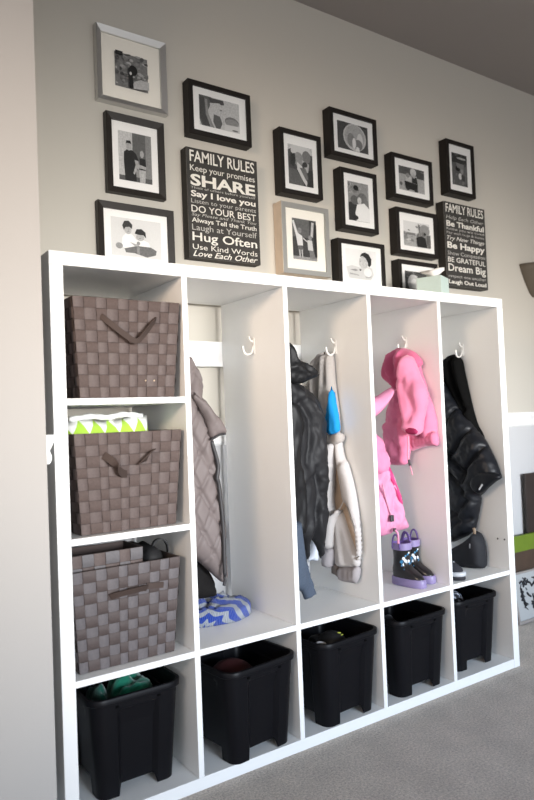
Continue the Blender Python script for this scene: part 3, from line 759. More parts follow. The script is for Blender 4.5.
lump('patterned_scarf', 'grey and black patterned cloth piled in the rightmost bin', 'scarf', 1.592, .165, zb, .082, .088, .232, pattern_mat(), 17, .08, flat=.3)

# ------------------------------------------------------------------ garments
def chaikin(p, it=1):
    for _ in range(it):
        q = []
        for i in range(len(p)):
            a, b_ = np.array(p[i]), np.array(p[(i + 1) % len(p)])
            q += [tuple(a * .8 + b_ * .2), tuple(a * .2 + b_ * .8)]
        p = q
    return p
def seg_dist(P, poly, closed=True):
    D = np.full(len(P), 1e9)
    n = len(poly)
    for i in range(n if closed else n - 1):
        a, b_ = np.array(poly[i]), np.array(poly[(i + 1) % n]); d = b_ - a
        L = d @ d
        t = np.clip(((P - a) @ d) / (L + 1e-12), 0, 1)
        D = np.minimum(D, np.linalg.norm(P - (a + t[:, None] * d), axis=1))
    return D
def inside(P, poly):
    r = np.zeros(len(P), bool); n = len(poly)
    for i in range(n):
        (x1, y1), (x2, y2) = poly[i], poly[(i + 1) % n]
        c = ((y1 > P[:, 1]) != (y2 > P[:, 1])) & (P[:, 0] < (x2 - x1) * (P[:, 1] - y1) / (y2 - y1 + 1e-15) + x1)
        r ^= c
    return r
def cloth(name, px, plane, off, thick, m, parent, back=.012, w=None, folds=(), noise_amp=.006, nf=(14, 5), lim=None, quilt=None, smooth=1, h=.0075, seed=0, crease=None):
    """Soft garment piece: an outline, filled and puffed to a real thickness, with folds.
    plane ('X'|'Y', c): hangs in that vertical plane; off moves it towards the room."""
    ax, c = plane; c = c - off
    tr = (lambda u, v: (lambda q: (q[1], q[2]))(atX(u, v, c))) if ax == 'X' else (lambda u, v: (lambda q: (q[0], q[2]))(atY(u, v, c)))
    poly = [tr(*p) for p in px]
    if lim: poly = [(min(max(p[0], lim[0]), lim[1]), p[1]) for p in poly]
    poly = chaikin(poly, smooth)
    # resample
    q = []
    for i in range(len(poly)):
        a, b_ = np.array(poly[i]), np.array(poly[(i + 1) % len(poly)]); L = np.linalg.norm(b_ - a)
        k = max(1, int(L / h))
        q += [tuple(a + (b_ - a) * j / k) for j in range(k)]
    out = [q[0]]
    for p in q[1:]:
        if math.hypot(p[0] - out[-1][0], p[1] - out[-1][1]) > h * .25: out.append(p)
    poly = out
    A = np.array(poly); mn, mx = A.min(0), A.max(0)
    gx, gz = np.meshgrid(np.arange(mn[0], mx[0], h), np.arange(mn[1], mx[1], h)); gx = gx + (np.arange(gx.shape[0]) % 2)[:, None] * h / 2
    P = np.c_[gx.ravel(), gz.ravel()]
    P = P[inside(P, poly)]
    P = P[seg_dist(P, poly) > h * .55]
    allp = [Vector(p) for p in poly] + [Vector(p) for p in P]
    n = len(poly)
    r = delaunay_2d_cdt(allp, [], [list(range(n))], 1, 1e-6)
    V = np.array([v[:] for v in r[0]]); F = r[2]
    d = seg_dist(V, poly)
    ww = w or max(thick * 1.1, .015)
    e = np.clip(d / ww, 0, 1); prof = np.sqrt(np.maximum(0, 1 - (1 - e) ** 2))
    f = thick * prof
    soft = np.clip(d / .012, 0, 1)
    for line, amp, wid in folds:
        L = [tr(*p) for p in line]
        f = f + soft * amp * np.exp(-(seg_dist(V, L, False) / wid) ** 2)
    if noise_amp:
        nz = np.array([noise.noise(Vector((v[0] * nf[0], v[1] * nf[1], seed + .37))) + .5 * noise.noise(Vector((v[0] * nf[0] * 2.6, v[1] * nf[1] * 2.6, seed + 5.1))) for v in V])
        f = f + noise_amp * nz * soft
    if quilt:
        sp, amp, an = quilt
        for s_ in (1, -1) if an is None else (1,):
            aa = (math.radians(62) * s_) if an is None else math.radians(an)
            t_ = (V[:, 0] * math.sin(aa) - V[:, 1] * math.cos(aa)) / sp
            g_ = np.abs((t_ % 1) - .5) * 2          # 1 at seams
            f = f - amp * np.exp(-((1 - g_) / (.15 if an is None else .16)) ** 2) * soft
    if crease:
        ca, cf, cs = crease
        for o_, k_ in ((0, 1.0), (9.1, .6)):
            nz = np.array([noise.noise(Vector((v[0] * cf / k_, v[1] * cf * cs / k_, seed * 1.7 + o_))) for v in V])
            f = f - ca * k_ * np.exp(-(nz / .13) ** 2) * soft
    f = np.maximum(f, 0.0005 * soft)
    bk = back * prof
    def P3(u, v, dd): return (c - dd, u, v) if ax == 'X' else (u, c - dd, v)
    bm = bm_new()
    fv = []; bv = []
    for i in range(len(V)):
        a = bm.verts.new(P3(V[i, 0], V[i, 1], f[i])); fv.append(a)
        bv.append(a if d[i] < 1e-5 else bm.verts.new(P3(V[i, 0], V[i, 1], -bk[i])))
    for t in F:
        try: bm.faces.new([fv[i] for i in t])
        except ValueError: pass
        if not all(fv[i] is bv[i] for i in t):
            try: bm.faces.new([bv[i] for i in t][::-1])
            except ValueError: pass
    return finish(bm, name, m, parent, smooth=True)
def ctube(name, px, plane, off, r, m, parent, k=3):
    ax, c = plane; c -= off
    pts = [(atX(u, v, c) if ax == 'X' else atY(u, v, c)) for u, v in px]
    bm = bm_new(); tube(bm, smooth_path(pts, k), r, 8); return finish(bm, name, m, parent, smooth=True)

# quilted taupe jacket -------------------------------------------------
TAUPE = mat('taupe quilted nylon', (.185, .152, .146), .55, .3, bump=(120, .15, .002), vary=(40, .08))
ZIPD = mat('dark zip', (.035, .032, .034), .5)
PY = ('Y', .19)
lim2 = (LX[1] + .006, RX[1] - .004)
c1 = (186, 350, 6.15); c2 = (186, 470, 6.15)
jk = thing('quilted_jacket', 'taupe diamond-quilted jacket hanging in the first tall locker', 'jacket', (.46, .19, F3 + .02))
BODY = cv(*c1, [(-60, 60), (22, 30), (40, 75), (70, 110), (92, 175), (100, 240), (98, 310), (130, 420), (150, 520), (158, 560), (168, 600), (188, 660), (198, 720), (192, 800)]) + cv(*c2, [(205, 90), (215, 180), (228, 300), (238, 420), (242, 560), (250, 650), (240, 690), (215, 690), (170, 650), (75, 560), (0, 510), (-60, 480)])
cloth('jacket_body', BODY, PY, 0, .045, TAUPE, jk, back=.03, w=.05, lim=lim2, quilt=(.058, .016, None), noise_amp=.006,
      folds=[(cv(*c1, [(30, 260), (80, 340), (140, 430)]), .006, .010), (cv(*c1, [(80, 380), (90, 600), (100, 800)]), .006, .02)], seed=1)
SLV = cv(*c1, [(10, 230), (60, 270), (98, 305), (120, 305), (150, 350), (185, 400), (205, 415), (240, 470), (250, 500), (242, 516), (205, 522), (170, 540), (150, 555), (140, 500), (125, 440), (80, 350), (30, 270)])
cloth('sleeve', SLV, PY, .048, .022, TAUPE, jk, back=.04, lim=lim2, quilt=(.052, .008, None), noise_amp=.004, folds=[(cv(*c1, [(30, 260), (130, 450), (150, 530)]), -.006, .006)], seed=2)
ctube('cuff', cv(*c1, [(152, 553), (175, 540), (205, 522), (244, 515)]), PY, .062, .0035, ZIPD, jk)
ctube('zip', cv(*c1, [(158, 560), (165, 590), (187, 660), (198, 720), (190, 790)]) + cv(*c2, [(200, 75), (212, 180), (225, 300), (232, 420), (236, 560), (240, 650)]), PY, .050, .0065, ZIPD, jk)
ctube('zip_pull', cv(*c2, [(236, 655), (240, 680), (233, 712)]), PY, .05, .005, ZIPD, jk)
DK = mat('black trouser cloth', (.010, .009, .009), .85, .2, bump=(200, .3, .002))
tr_ = thing('dark_trousers', 'black clothing hanging below the quilted jacket in the first tall locker', 'clothing', (.43, .24, F3 + .015))
cloth('trouser_leg', cv(*c2, [(-40, 430), (60, 520), (120, 590), (165, 660), (182, 740), (184, 775), (100, 792), (-40, 792)]), ('Y', .255), 0, .03, DK, tr_, back=.02, lim=lim2, seed=4)

# blue knit ----------------------------------------------------------
def knit_mat():
    m = bpy.data.materials.new('blue and grey crochet'); m.use_nodes = True
    nt = m.node_tree; b = nt.nodes['Principled BSDF']; b.inputs['Roughness'].default_value = .95; b.inputs['Sheen Weight'].default_value = .2
    tc = nt.nodes.new('ShaderNodeTexCoord'); sp = nt.nodes.new('ShaderNodeSeparateXYZ'); nt.links.new(tc.outputs['Object'], sp.inputs[0])
    def mm(op, a, b_=None):
        n = nt.nodes.new('ShaderNodeMath'); n.operation = op
        for i, q in enumerate((a, b_)):
            if q is None: continue
            if hasattr(q, 'is_output'): nt.links.new(q, n.inputs[i])
            else: n.inputs[i].default_value = q
        return n.outputs[0]
    x = mm('ADD', sp.outputs['X'], .085); y = mm('ADD', mm('MULTIPLY', sp.outputs['Z'], 1.6), mm('MULTIPLY', mm('ADD', sp.outputs['Y'], .11), .8))
    r = mm('SQRT', mm('ADD', mm('MULTIPLY', x, x), mm('MULTIPLY', y, y)))
    an = mm('ARCTAN2', y, x)
    sc = mm('MULTIPLY', mm('ABSOLUTE', mm('SINE', mm('MULTIPLY', an, 5.0))), .020)
    t = mm('FRACT', mm('DIVIDE', mm('ADD', r, sc), .056))
    g = mm('LESS_THAN', t, .56)
    mx = nt.nodes.new('ShaderNodeMixRGB'); mx.inputs[1].default_value = (.34, .37, .42, 1); mx.inputs[2].default_value = (.008, .05, .36, 1)
    nt.links.new(g, mx.inputs[0]); nt.links.new(mx.outputs[0], b.inputs['Base Color'])
    n = nt.nodes.new('ShaderNodeTexWave'); n.inputs['Scale'].default_value = 55; n.inputs['Distortion'].default_value = 4; n.inputs['Detail Scale'].default_value = 3
    nt.links.new(tc.outputs['Object'], n.inputs['Vector'])
    bp = nt.nodes.new('ShaderNodeBump'); bp.inputs['Strength'].default_value = .8; bp.inputs['Distance'].default_value = .005
    nt.links.new(n.outputs['Fac'], bp.inputs['Height']); nt.links.new(bp.outputs['Normal'], b.inputs['Normal'])
    return m
lump('crochet_blanket', 'blue and grey scalloped crochet blanket folded on the first locker floor', 'blanket', .572, .262, F3 + .001, .141, .108, .052, knit_mat(), 2, .24, 30, flat=.4)

# black jacket in the second locker ------------------------------------
BNY = mat('black nylon', (.009, .009, .010), .5, .25, bump=(90, .25, .003))
BNY2 = mat('dark charcoal nylon', (.015, .015, .017), .55, .25, bump=(90, .25, .003))
c3 = (285, 335, 6.15); c4 = (285, 455, 5.165)
lim3 = (LX[2] + .006, RX[2] - .068)
bj = thing('rain_jacket', 'black jacket hanging on the left side of the second tall locker', 'jacket', (.80, .2, F3 + .1))
PY3 = ('Y', .17)
cloth('jacket_body', cv(*c3, [(-40, 240), (60, 290), (100, 305), (150, 345), (200, 400), (222, 480), (235, 540), (262, 620), (280, 670), (285, 720), (262, 760)]) + cv(*c4, [(215, 60), (210, 200), (205, 330), (200, 440), (196, 500), (185, 545), (165, 480), (140, 440), (120, 430), (112, 470), (115, 545), (95, 540), (60, 420), (-40, 400)]), PY3, 0, .05, BNY2, bj, back=.03, w=.06, lim=lim3, noise_amp=.010, nf=(16, 9), crease=(.006, 12, .6),
      folds=[(cv(*c3, [(60, 340), (130, 450), (230, 560)]), .012, .014), (cv(*c3, [(50, 420), (100, 520), (110, 640), (90, 790)]), -.014, .010), (cv(*c4, [(125, 60), (130, 200), (125, 420)]), -.012, .008), (cv(*c4, [(150, 120), (195, 130)]), .008, .008), (cv(*c4, [(150, 190), (195, 200)]), -.007, .008), (cv(*c4, [(150, 270), (195, 300)]), .007, .008), (cv(*c4, [(160, 30), (200, 50)]), -.007, .008)], seed=6)
cloth('sleeve', cv(*c3, [(-40, 380), (40, 400), (90, 460), (115, 560), (95, 640), (85, 800)]) + cv(*c4, [(100, 60), (110, 250), (100, 420), (60, 400), (-40, 380)]), PY3, .03, .03, BNY, bj, back=.03, lim=lim3, noise_amp=.010, nf=(20, 8), seed=9)
cloth('hood', cv(*c3, [(-40, 20), (30, 45), (45, 65), (60, 110), (72, 150), (130, 170), (170, 200), (195, 235), (217, 243), (195, 258), (150, 275), (100, 300), (60, 300), (-40, 260)]), PY3, .050, .022, BNY, bj, back=.05, lim=lim3, noise_amp=.006, nf=(22, 18), crease=(.006, 22, 1),
      folds=[(cv(*c3, [(70, 160), (130, 180), (200, 245)]), .012, .008), (cv(*c3, [(45, 190), (120, 250), (140, 280)]), .010, .012), (cv(*c3, [(40, 60), (50, 140)]), .01, .01)], seed=11)
# denim trousers and white paper below
DEN = mat('blue denim', (.070, .090, .125), .85, .2, bump=(500, .4, .001), vary=(200, .2))
dn = thing('jeans', 'blue denim trouser leg hanging below the black jacket in the second locker', 'jeans', (.79, .14, F3 + .01))
cloth('trouser_leg', cv(*c4, [(-30, 335), (62, 340), (80, 345), (90, 430), (112, 540), (130, 620), (150, 690), (158, 715), (135, 735), (100, 750), (92, 720), (80, 700), (-30, 700)]), ('Y', .072), 0, .028, DEN, dn, back=.02, lim=lim3, noise_amp=.008, seed=13,
      folds=[(cv(*c4, [(85, 360), (100, 520), (120, 700)]), -.012, .007)])
WCL = mat('white cotton', (.62, .66, .74), .9, .2, bump=(200, .3, .002))
wt = thing('white_shirt', 'white shirt tail below the black jacket hem in the second locker', 'shirt', (.83, .22, F3 + .1))
cloth('shirt_tail', cv(*c4, [(120, 380), (160, 380), (175, 440), (178, 540), (165, 550), (140, 545), (115, 555), (118, 470)]), ('Y', .235), 0, .012, WCL, wt, back=.008, lim=lim3, noise_amp=.004, folds=[(cv(*c4, [(140, 440), (150, 545)]), .006, .006)], seed=14)

# hoodie ----------------------------------------------------------------
GHD = mat('grey beige fleece', (.40, .37, .35), .95, .15, bump=(220, .4, .002), sheen=.15)
WHD = mat('oatmeal white fleece', (.52, .495, .485), .95, .15, bump=(260, .5, .002), vary=(120, .06), sheen=.15)
BLU = mat('bright blue fleece', (.010, .255, .62), .8, .2, bump=(220, .3, .002))
CUF = mat('grey ribbed cuff', (.35, .325, .335), .95, .15, bump=(400, .5, .002))
hd = thing('hoodie', 'grey and white hooded sweatshirt with a blue panel on the hook of the second locker', 'hoodie', (1.04, .17, F3 + .05))
PX = ('X', RX[2] - .008)
cloth('hood', cv(*c3, [(235, 100), (242, 118), (238, 250), (233, 420), (238, 560), (225, 500), (212, 450), (190, 400), (125, 330), (130, 305), (165, 290), (170, 200), (200, 150)]), PX, .006, .034, GHD, hd, back=.006, w=.022, noise_amp=.004, nf=(30, 6),
      folds=[(cv(*c3, [(210, 150), (205, 260), (215, 400)]), .010, .010), (cv(*c3, [(175, 240), (185, 340)]), -.014, .008), (cv(*c3, [(225, 150), (222, 400)]), -.010, .006)], seed=16)
cloth('hood', cv(*c3, [(250, 114), (275, 112), (300, 120), (306, 180), (310, 260), (320, 340), (332, 430), (342, 520), (342, 600), (310, 640), (270, 640), (245, 560), (240, 480), (245, 300)]), PX, .006, .034, GHD, hd, back=.006, w=.022, noise_amp=.004, nf=(30, 6),
      folds=[(cv(*c3, [(268, 130), (260, 300), (248, 480)]), .010, .008), (cv(*c3, [(280, 130), (282, 300)]), -.010, .006)], seed=17)
cloth('fold_shade_strip', cv(*c3, [(236, 104), (252, 108), (256, 300), (252, 560), (238, 560), (230, 300)]), PX, .002, .012, mat('dark fold shade', (.16, .12, .09), .95, .1), hd, back=.006, noise_amp=0, seed=18)  # dark strip painted as the shade of the fold between the hood strands
cloth('blue_panel', cv(*c3, [(287, 298), (300, 400), (320, 500), (330, 590), (310, 608), (275, 618), (258, 600), (245, 540), (255, 480), (272, 380)]), PX, .040, .012, BLU, hd, back=.02, noise_amp=.003, folds=[(cv(*c3, [(287, 330), (290, 500), (292, 600)]), .006, .008)], seed=17)
cloth('yoke', cv(*c3, [(240, 600), (275, 615), (330, 590), (345, 620), (340, 660), (310, 680), (270, 680), (240, 660)]), PX, .034, .012, GHD, hd, back=.03, noise_amp=.004, seed=18)
cloth('sleeve', cv(*c3, [(255, 670), (300, 660)]) + cv(*c4, [(248, 30), (240, 150), (236, 260), (250, 300), (285, 270), (300, 235), (305, 240), (285, 280), (265, 330), (255, 400), (248, 490), (200, 485), (205, 330), (208, 200), (215, 60)]), PX, .040, .026, WHD, hd, back=.035, noise_amp=.004, seed=19)
cloth('cuff', cv(*c4, [(202, 475), (252, 480), (250, 530), (240, 585), (200, 578), (200, 530)]), PX, .040, .024, CUF, hd, back=.035, noise_amp=.002, seed=20)
cloth('body_side', cv(*c3, [(315, 650), (340, 640)]) + cv(*c4, [(300, 10), (320, 40), (345, 130), (365, 230), (378, 330), (392, 450), (388, 545), (378, 545), (376, 500), (372, 420), (362, 350), (330, 262), (305, 238), (285, 110), (268, 0)]), PX, .020, .022, WHD, hd, back=.022, noise_amp=.003, folds=[(cv(*c4, [(290, 60), (310, 30)]), -.012, .004)], seed=21)
cloth('body_panel', cv(*c4, [(285, 275), (303, 300), (318, 350), (345, 430), (370, 510), (388, 545), (385, 580), (330, 582), (272, 578), (262, 520), (258, 400), (270, 320)]), PX, .014, .020, WHD, hd, back=.016, noise_amp=.006, folds=[(cv(*c4, [(285, 330), (300, 480), (310, 560)]), .008, .012)], seed=22)
cloth('lining', cv(*c4, [(255, 20), (290, 40), (310, 240), (385, 470), (375, 560), (260, 560), (240, 300)]), PX, .002, .010, mat('tan gap shade', (.44, .34, .26), .9, .2), hd, back=.006, noise_amp=.003, seed=23)  # tan sheet, not lining: colours the shaded locker panel seen between sleeve and body
cloth('hem', cv(*c4, [(285, 570), (330, 575), (388, 572), (385, 630), (372, 665), (330, 658), (285, 650), (275, 600)]), PX, .014, .020, CUF, hd, back=.016, noise_amp=.003, folds=[(cv(*c4, [(310, 585), (312, 655)]), -.004, .004), (cv(*c4, [(340, 585), (340, 655)]), -.004, .004), (cv(*c4, [(362, 585), (360, 655)]), -.004, .004)], seed=24)
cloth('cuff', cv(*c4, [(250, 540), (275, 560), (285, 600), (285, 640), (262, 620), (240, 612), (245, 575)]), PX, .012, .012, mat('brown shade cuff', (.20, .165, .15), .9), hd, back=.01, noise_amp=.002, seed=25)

# pink jackets ------------------------------------------------------------
PINK = mat('pink fleece', (.66, .20, .33), .85, .2, bump=(220, .35, .002), sheen=.25)
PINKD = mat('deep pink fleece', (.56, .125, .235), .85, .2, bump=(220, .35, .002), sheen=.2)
PINKL = mat('light pink nylon', (.70, .27, .43), .6, .35, bump=(120, .25, .002))
HOTP = mat('hot pink lining', (.60, .06, .20), .8, .2)
c5 = (372, 340, 6.157); c6 = (372, 440, 7.614)
PX4 = ('X', RX[3] - .008)
pj_ = thing('pink_jacket', 'pink fleece jacket hanging from the hook of the third tall locker', 'jacket', (1.39, .17, F3 + .2))
cloth('jacket_back', cv(*c5, [(160, 55), (235, 60), (270, 80), (300, 140), (310, 200), (335, 265), (350, 330), (380, 400), (405, 500), (405, 560), (410, 650), (300, 640), (245, 600), (130, 560), (100, 490), (115, 380), (130, 300), (150, 180)]), PX4, 0, .050, PINK, pj_, back=.006, w=.045, noise_amp=.008, nf=(20, 7), crease=(.009, 11, .6),
      folds=[(cv(*c5, [(300, 140), (290, 250), (330, 400), (310, 560)]), -.014, .012), (cv(*c5, [(350, 360), (330, 450), (310, 570)]), -.012, .010), (cv(*c5, [(340, 280), (375, 420), (380, 560)]), .010, .014)], seed=30)
cloth('hem_band', cv(*c5, [(235, 590), (300, 580), (400, 555), (408, 610), (410, 655), (350, 650), (290, 668), (235, 690), (228, 650)]), PX4, .022, .026, PINK, pj_, back=.02, noise_amp=.003,
      folds=[(cv(*c5, [(x, 590), (x + 5, 660)]), -.007, .0045) for x in (262, 285, 305, 325, 348, 372)], seed=31)
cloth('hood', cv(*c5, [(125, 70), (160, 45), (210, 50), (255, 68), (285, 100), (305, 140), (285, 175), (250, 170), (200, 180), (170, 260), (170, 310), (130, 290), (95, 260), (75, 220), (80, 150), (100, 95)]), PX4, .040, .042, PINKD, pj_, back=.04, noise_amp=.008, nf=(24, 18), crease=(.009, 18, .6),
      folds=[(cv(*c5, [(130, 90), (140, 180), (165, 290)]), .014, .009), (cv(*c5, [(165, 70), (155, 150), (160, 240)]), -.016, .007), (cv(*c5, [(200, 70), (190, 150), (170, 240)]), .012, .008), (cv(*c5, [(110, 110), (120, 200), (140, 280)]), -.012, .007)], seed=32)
cloth('front_panel', cv(*c5, [(135, 310), (170, 300), (200, 420), (225, 560), (230, 640), (222, 720), (215, 770), (150, 772), (95, 765), (80, 700), (78, 600), (78, 510), (105, 490), (115, 400)]), PX4, .055, .030, PINK, pj_, back=.03, noise_amp=.009, nf=(24, 12), crease=(.006, 18, 1),
      folds=[(cv(*c5, [(80, 508), (140, 500), (195, 510)]), -.010, .006), (cv(*c5, [(110, 600), (170, 640), (200, 700)]), -.010, .014), (cv(*c5, [(85, 735), (150, 735), (215, 730)]), -.008, .006), (cv(*c5, [(190, 520), (205, 740)]), .008, .006)], seed=33)
cloth('sleeve', cv(*c5, [(190, 120), (210, 90), (240, 100), (265, 170), (290, 240), (325, 300), (328, 380), (310, 460), (300, 520), (295, 575), (270, 592), (240, 580), (205, 565), (190, 545), (198, 480), (190, 400), (168, 300), (172, 220)]), PX4, .082, .040, mat('pink fleece sleeve', (.68, .225, .36), .85, .2, bump=(220, .35, .002), sheen=.25), pj_, back=.045, w=.04, noise_amp=.004, crease=(.007, 12, .6),
      folds=[(cv(*c5, [(215, 130), (200, 260), (230, 420), (240, 540)]), .008, .014), (cv(*c5, [(265, 200), (270, 330), (290, 460)]), -.008, .012)], seed=34)
cloth('cuff', cv(*c5, [(200, 545), (230, 540), (265, 545), (285, 565), (270, 582), (240, 582), (210, 572)]), PX4, .118, .006, mat('deep pink inside', (.35, .035, .11), .9, .1), pj_, back=.006, noise_amp=.0, seed=35)
ctube('zip', cv(*c5, [(222, 590), (224, 650), (220, 710), (228, 745)]), PX4, .088, .003, mat('pale pink tape', (.70, .30, .42), .7), pj_)
ctube('zip_pull', cv(*c6, [(280, 150), (285, 175), (290, 195)]), PX4, .088, .0045, ZIPD, pj_)
ctube('drawcord', cv(*c6, [(290, 195), (300, 230), (308, 265)]), PX4, .086, .0022, mat('pale pink tape', (.70, .30, .42), .7), pj_)
PY4 = ('Y', .135)
lim4 = (LX[3] + .005, 1.36)
pl = thing('light_pink_jacket', 'light pink jacket with a ribbed hem at the left side of the third tall locker', 'jacket', (1.15, .13, F3 + .13))
cloth('jacket_body', cv(*c6, [(-30, 60), (60, 30), (100, 80), (125, 190), (150, 260), (190, 370), (225, 500), (250, 600), (272, 672), (230, 685), (190, 690), (160, 695), (130, 715), (70, 735), (-30, 730)]), PY4, 0, .040, PINKL, pl, back=.03, w=.05, lim=lim4, noise_amp=.007, nf=(22, 7), crease=(.008, 22, .5),
      folds=[(cv(*c6, [(75, 300), (110, 450), (150, 600)]), -.010, .006), (cv(*c6, [(110, 280), (160, 450), (200, 640)]), .009, .010), (cv(*c6, [(60, 120), (60, 260), (90, 420)]), .010, .012), (cv(*c6, [(150, 330), (190, 480)]), -.008, .006)], seed=40)
cloth('lining', cv(*c6, [(85, 195), (125, 185), (150, 230), (180, 320), (215, 410), (240, 485), (215, 490), (185, 400), (150, 310), (110, 270)]), PY4, .036, .012, HOTP, pl, back=.03, lim=lim4, noise_amp=.004, seed=41)
cloth('sleeve', cv(*c5, [(-30, 370), (30, 345), (80, 310), (118, 290), (128, 310), (115, 350), (85, 400), (45, 450), (15, 475), (-30, 480)]), PY4, .01, .028, PINKL, pl, back=.02, lim=lim4, noise_amp=.004, folds=[(cv(*c5, [(20, 430), (110, 320)]), .006, .01)], seed=42)
cloth('pocket_side', cv(*c5, [(-30, 560), (30, 580), (60, 620), (75, 700), (100, 780), (95, 830), (20, 830), (-30, 800)]), PY4, .02, .028, mat('mid pink nylon', (.66, .22, .37), .6, .35, bump=(120, .3, .002)), pl, back=.03, lim=lim4, noise_amp=.010, nf=(30, 20), folds=[(cv(*c5, [(40, 640), (80, 760)]), .008, .008)], seed=43)
ctube('zip', cv(*c6, [(80, 340), (115, 480), (150, 585)]), PY4, .045, .003, mat('pale pink tape', (.70, .30, .42), .7), pl)
bm = bm_new(); p = atY(372 + 152 / 7.614, 440 + 597 / 7.614, .085); box(bm, p[0] - .008, p[0] + .008, p[1] - .004, p[1] + .004, p[2] - .012, p[2] + .012, bev=.003)
p = atY(372 + 172 / 7.614, 440 + 684 / 7.614, .085); box(bm, p[0] - .006, p[0] + .006, p[1] - .004, p[1] + .004, p[2] - .006, p[2] + .006, bev=.002); finish(bm, 'cord_stop', ZIPD, pl)
ctube('drawcord', cv(*c6, [(175, 685), (195, 710), (200, 750), (200, 790)]), PY4, .052, .004, PINKL, pl)

# black puffer -------------------------------------------------------------
PUF = mat('black puffer nylon', (.006, .007, .010), .42, .28, bump=(60, .35, .004))
FUR = mat('black fleece lining', (.006, .006, .006), .98, .05, bump=(300, .8, .004))
c7 = (444, 345, 5.161); c8 = (445, 480, 8)
PX5 = ('X', RX[4] - .010)
pf = thing('puffer_jacket', 'black quilted puffer jacket on the hook of the last tall locker', 'jacket', (1.72, .17, F3 + .1))
cloth('hood', cv(*c7, [(-20, 110), (10, 75), (45, 45), (85, 60), (100, 85), (110, 140), (130, 230), (150, 320), (175, 410), (205, 460), (215, 500), (180, 480), (120, 400), (60, 280), (10, 190), (-20, 170)]), PX5, 0, .045, FUR, pf, back=.008, w=.04, noise_amp=.008,
      folds=[(cv(*c7, [(60, 80), (80, 200), (130, 330)]), -.02, .012), (cv(*c7, [(90, 90), (115, 230), (160, 380)]), .012, .012), (cv(*c7, [(25, 90), (20, 160)]), .012, .012)], seed=50)
PB = cv(*c7, [(-20, 150), (15, 195), (45, 250), (80, 320), (120, 370), (160, 430), (200, 470), (235, 530), (265, 590), (285, 650), (300, 685), (270, 705), (235, 730), (210, 765), (185, 780), (195, 800)]) + cv(*c8, [(292, 120), (285, 180), (270, 260), (255, 340), (245, 390), (200, 440), (130, 470), (60, 500), (-20, 490)])
cloth('jacket_body', PB, PX5, .030, .055, PUF, pf, back=.03, w=.045, noise_amp=.008, nf=(16, 14), crease=(.004, 22, 1),
      folds=[(cv(*c7, [(75, 330), (50, 400), (20, 450)]), -.022, .008), (cv(*c7, [(165, 425), (120, 480), (95, 540), (60, 570)]), -.024, .008), (cv(*c7, [(225, 520), (180, 590), (150, 640), (130, 700)]), -.024, .008), (cv(*c7, [(20, 540), (90, 600), (150, 660)]), -.020, .008), (cv(*c7, [(20, 620), (90, 680), (140, 760)]), -.020, .008), (cv(*c7, [(30, 580), (110, 640)]), .012, .010),
             (cv(*c8, [(50, 340), (150, 260), (230, 150)]), -.016, .010), (cv(*c8, [(60, 420), (150, 330), (240, 300)]), -.016, .010)], seed=51)
cloth('cuff', cv(*c7, [(145, 665), (190, 650), (280, 660), (298, 688), (260, 710), (225, 742), (190, 770), (155, 760), (135, 720)]), PX5, .070, .018, PUF, pf, back=.03, noise_amp=.005, seed=52)
bm = bm_new(); P0 = [atX(u, v, PX5[1] - .090) for u, v in cv(*c8, [(267, 74), (294, 32), (302, 40), (274, 82)])]
P1 = [p + np.array([.002, 0, 0]) for p in P0]; loft(bm, [P0, P1], True, True, True); finish(bm, 'label_patch', mat('pale patch', (.6, .62, .66), .5), pf)
tg = thing('tote_bag', 'black bag slumped on the floor of the last tall locker', 'bag', (1.70, .14, F3 + .001))
NAV = mat('black bag cloth', (.012, .013, .017), .7, .3, bump=(200, .4, .002))
cloth('bag_body', cv(*c8, [(70, 540), (120, 515), (180, 480), (230, 440), (255, 400), (290, 450), (310, 510), (322, 600), (322, 690), (318, 706), (240, 708), (150, 706), (80, 690), (70, 640)]), PX5, .045, .045, NAV, tg, back=.035, w=.03, noise_amp=.006, folds=[(cv(*c8, [(85, 540), (180, 500), (250, 430)]), .008, .006), (cv(*c8, [(150, 670), (240, 680), (310, 690)]), -.006, .005)], seed=55)
ctube('strap', cv(*c8, [(235, 430), (236, 405), (228, 385)]), PX5, .085, .006, mat('brown tab', (.22, .16, .11), .6), tg)
ctube('zip_pull', cv(*c8, [(198, 510), (198, 545)]), PX5, .092, .0025, mat('grey metal', (.4, .4, .42), .3, metal=.8), tg)
# canvas shoe
sh = thing('canvas_shoe', 'black shoe with a white toe cap at the left of the last locker floor', 'shoe', (1.50, .085, F3 + .001))
def slice_ring(l0, l1, w, z, n=36, p=.8):
    r = []
    for i in range(n):
        t = 2 * PI * i / n; c, s_ = math.cos(t), math.sin(t)
        y = (l1 + l0) / 2 + (l1 - l0) / 2 * math.copysign(abs(c) ** p, c)
        r.append((w * math.copysign(abs(s_) ** p, s_), y, z))
    return r
bm = bm_new(); loft(bm, [slice_ring(-.075, .085, .030, 0), slice_ring(-.077, .087, .032, .004), slice_ring(-.076, .086, .032, .018), slice_ring(-.073, .083, .029, .020)], True, True, True)
finish(bm, 'sole', mat('dark rubber', (.015, .015, .02), .6), sh, smooth=True, angle=.7, world=False)
bm = bm_new(); loft(bm, [slice_ring(-.0785, .02, .0325, .016), slice_ring(-.0785, .02, .0325, .027), slice_ring(-.072, .015, .029, .031)], True, True, True)
finish(bm, 'toe_cap', mat('white rubber', (.55, .57, .60), .4), sh, smooth=True, world=False)
bm = bm_new(); loft(bm, [slice_ring(-.07, .084, .030, .019), slice_ring(-.066, .084, .030, .04), slice_ring(-.04, .082, .027, .06), slice_ring(.015, .08, .024, .078), slice_ring(.02, .078, .021, .078), slice_ring(.02, .076, .02, .06)], True, True, True)
finish(bm, 'upper', mat('dotted canvas', (.02, .02, .026), .9, bump=(200, .4, .002)), sh, smooth=True, world=False)
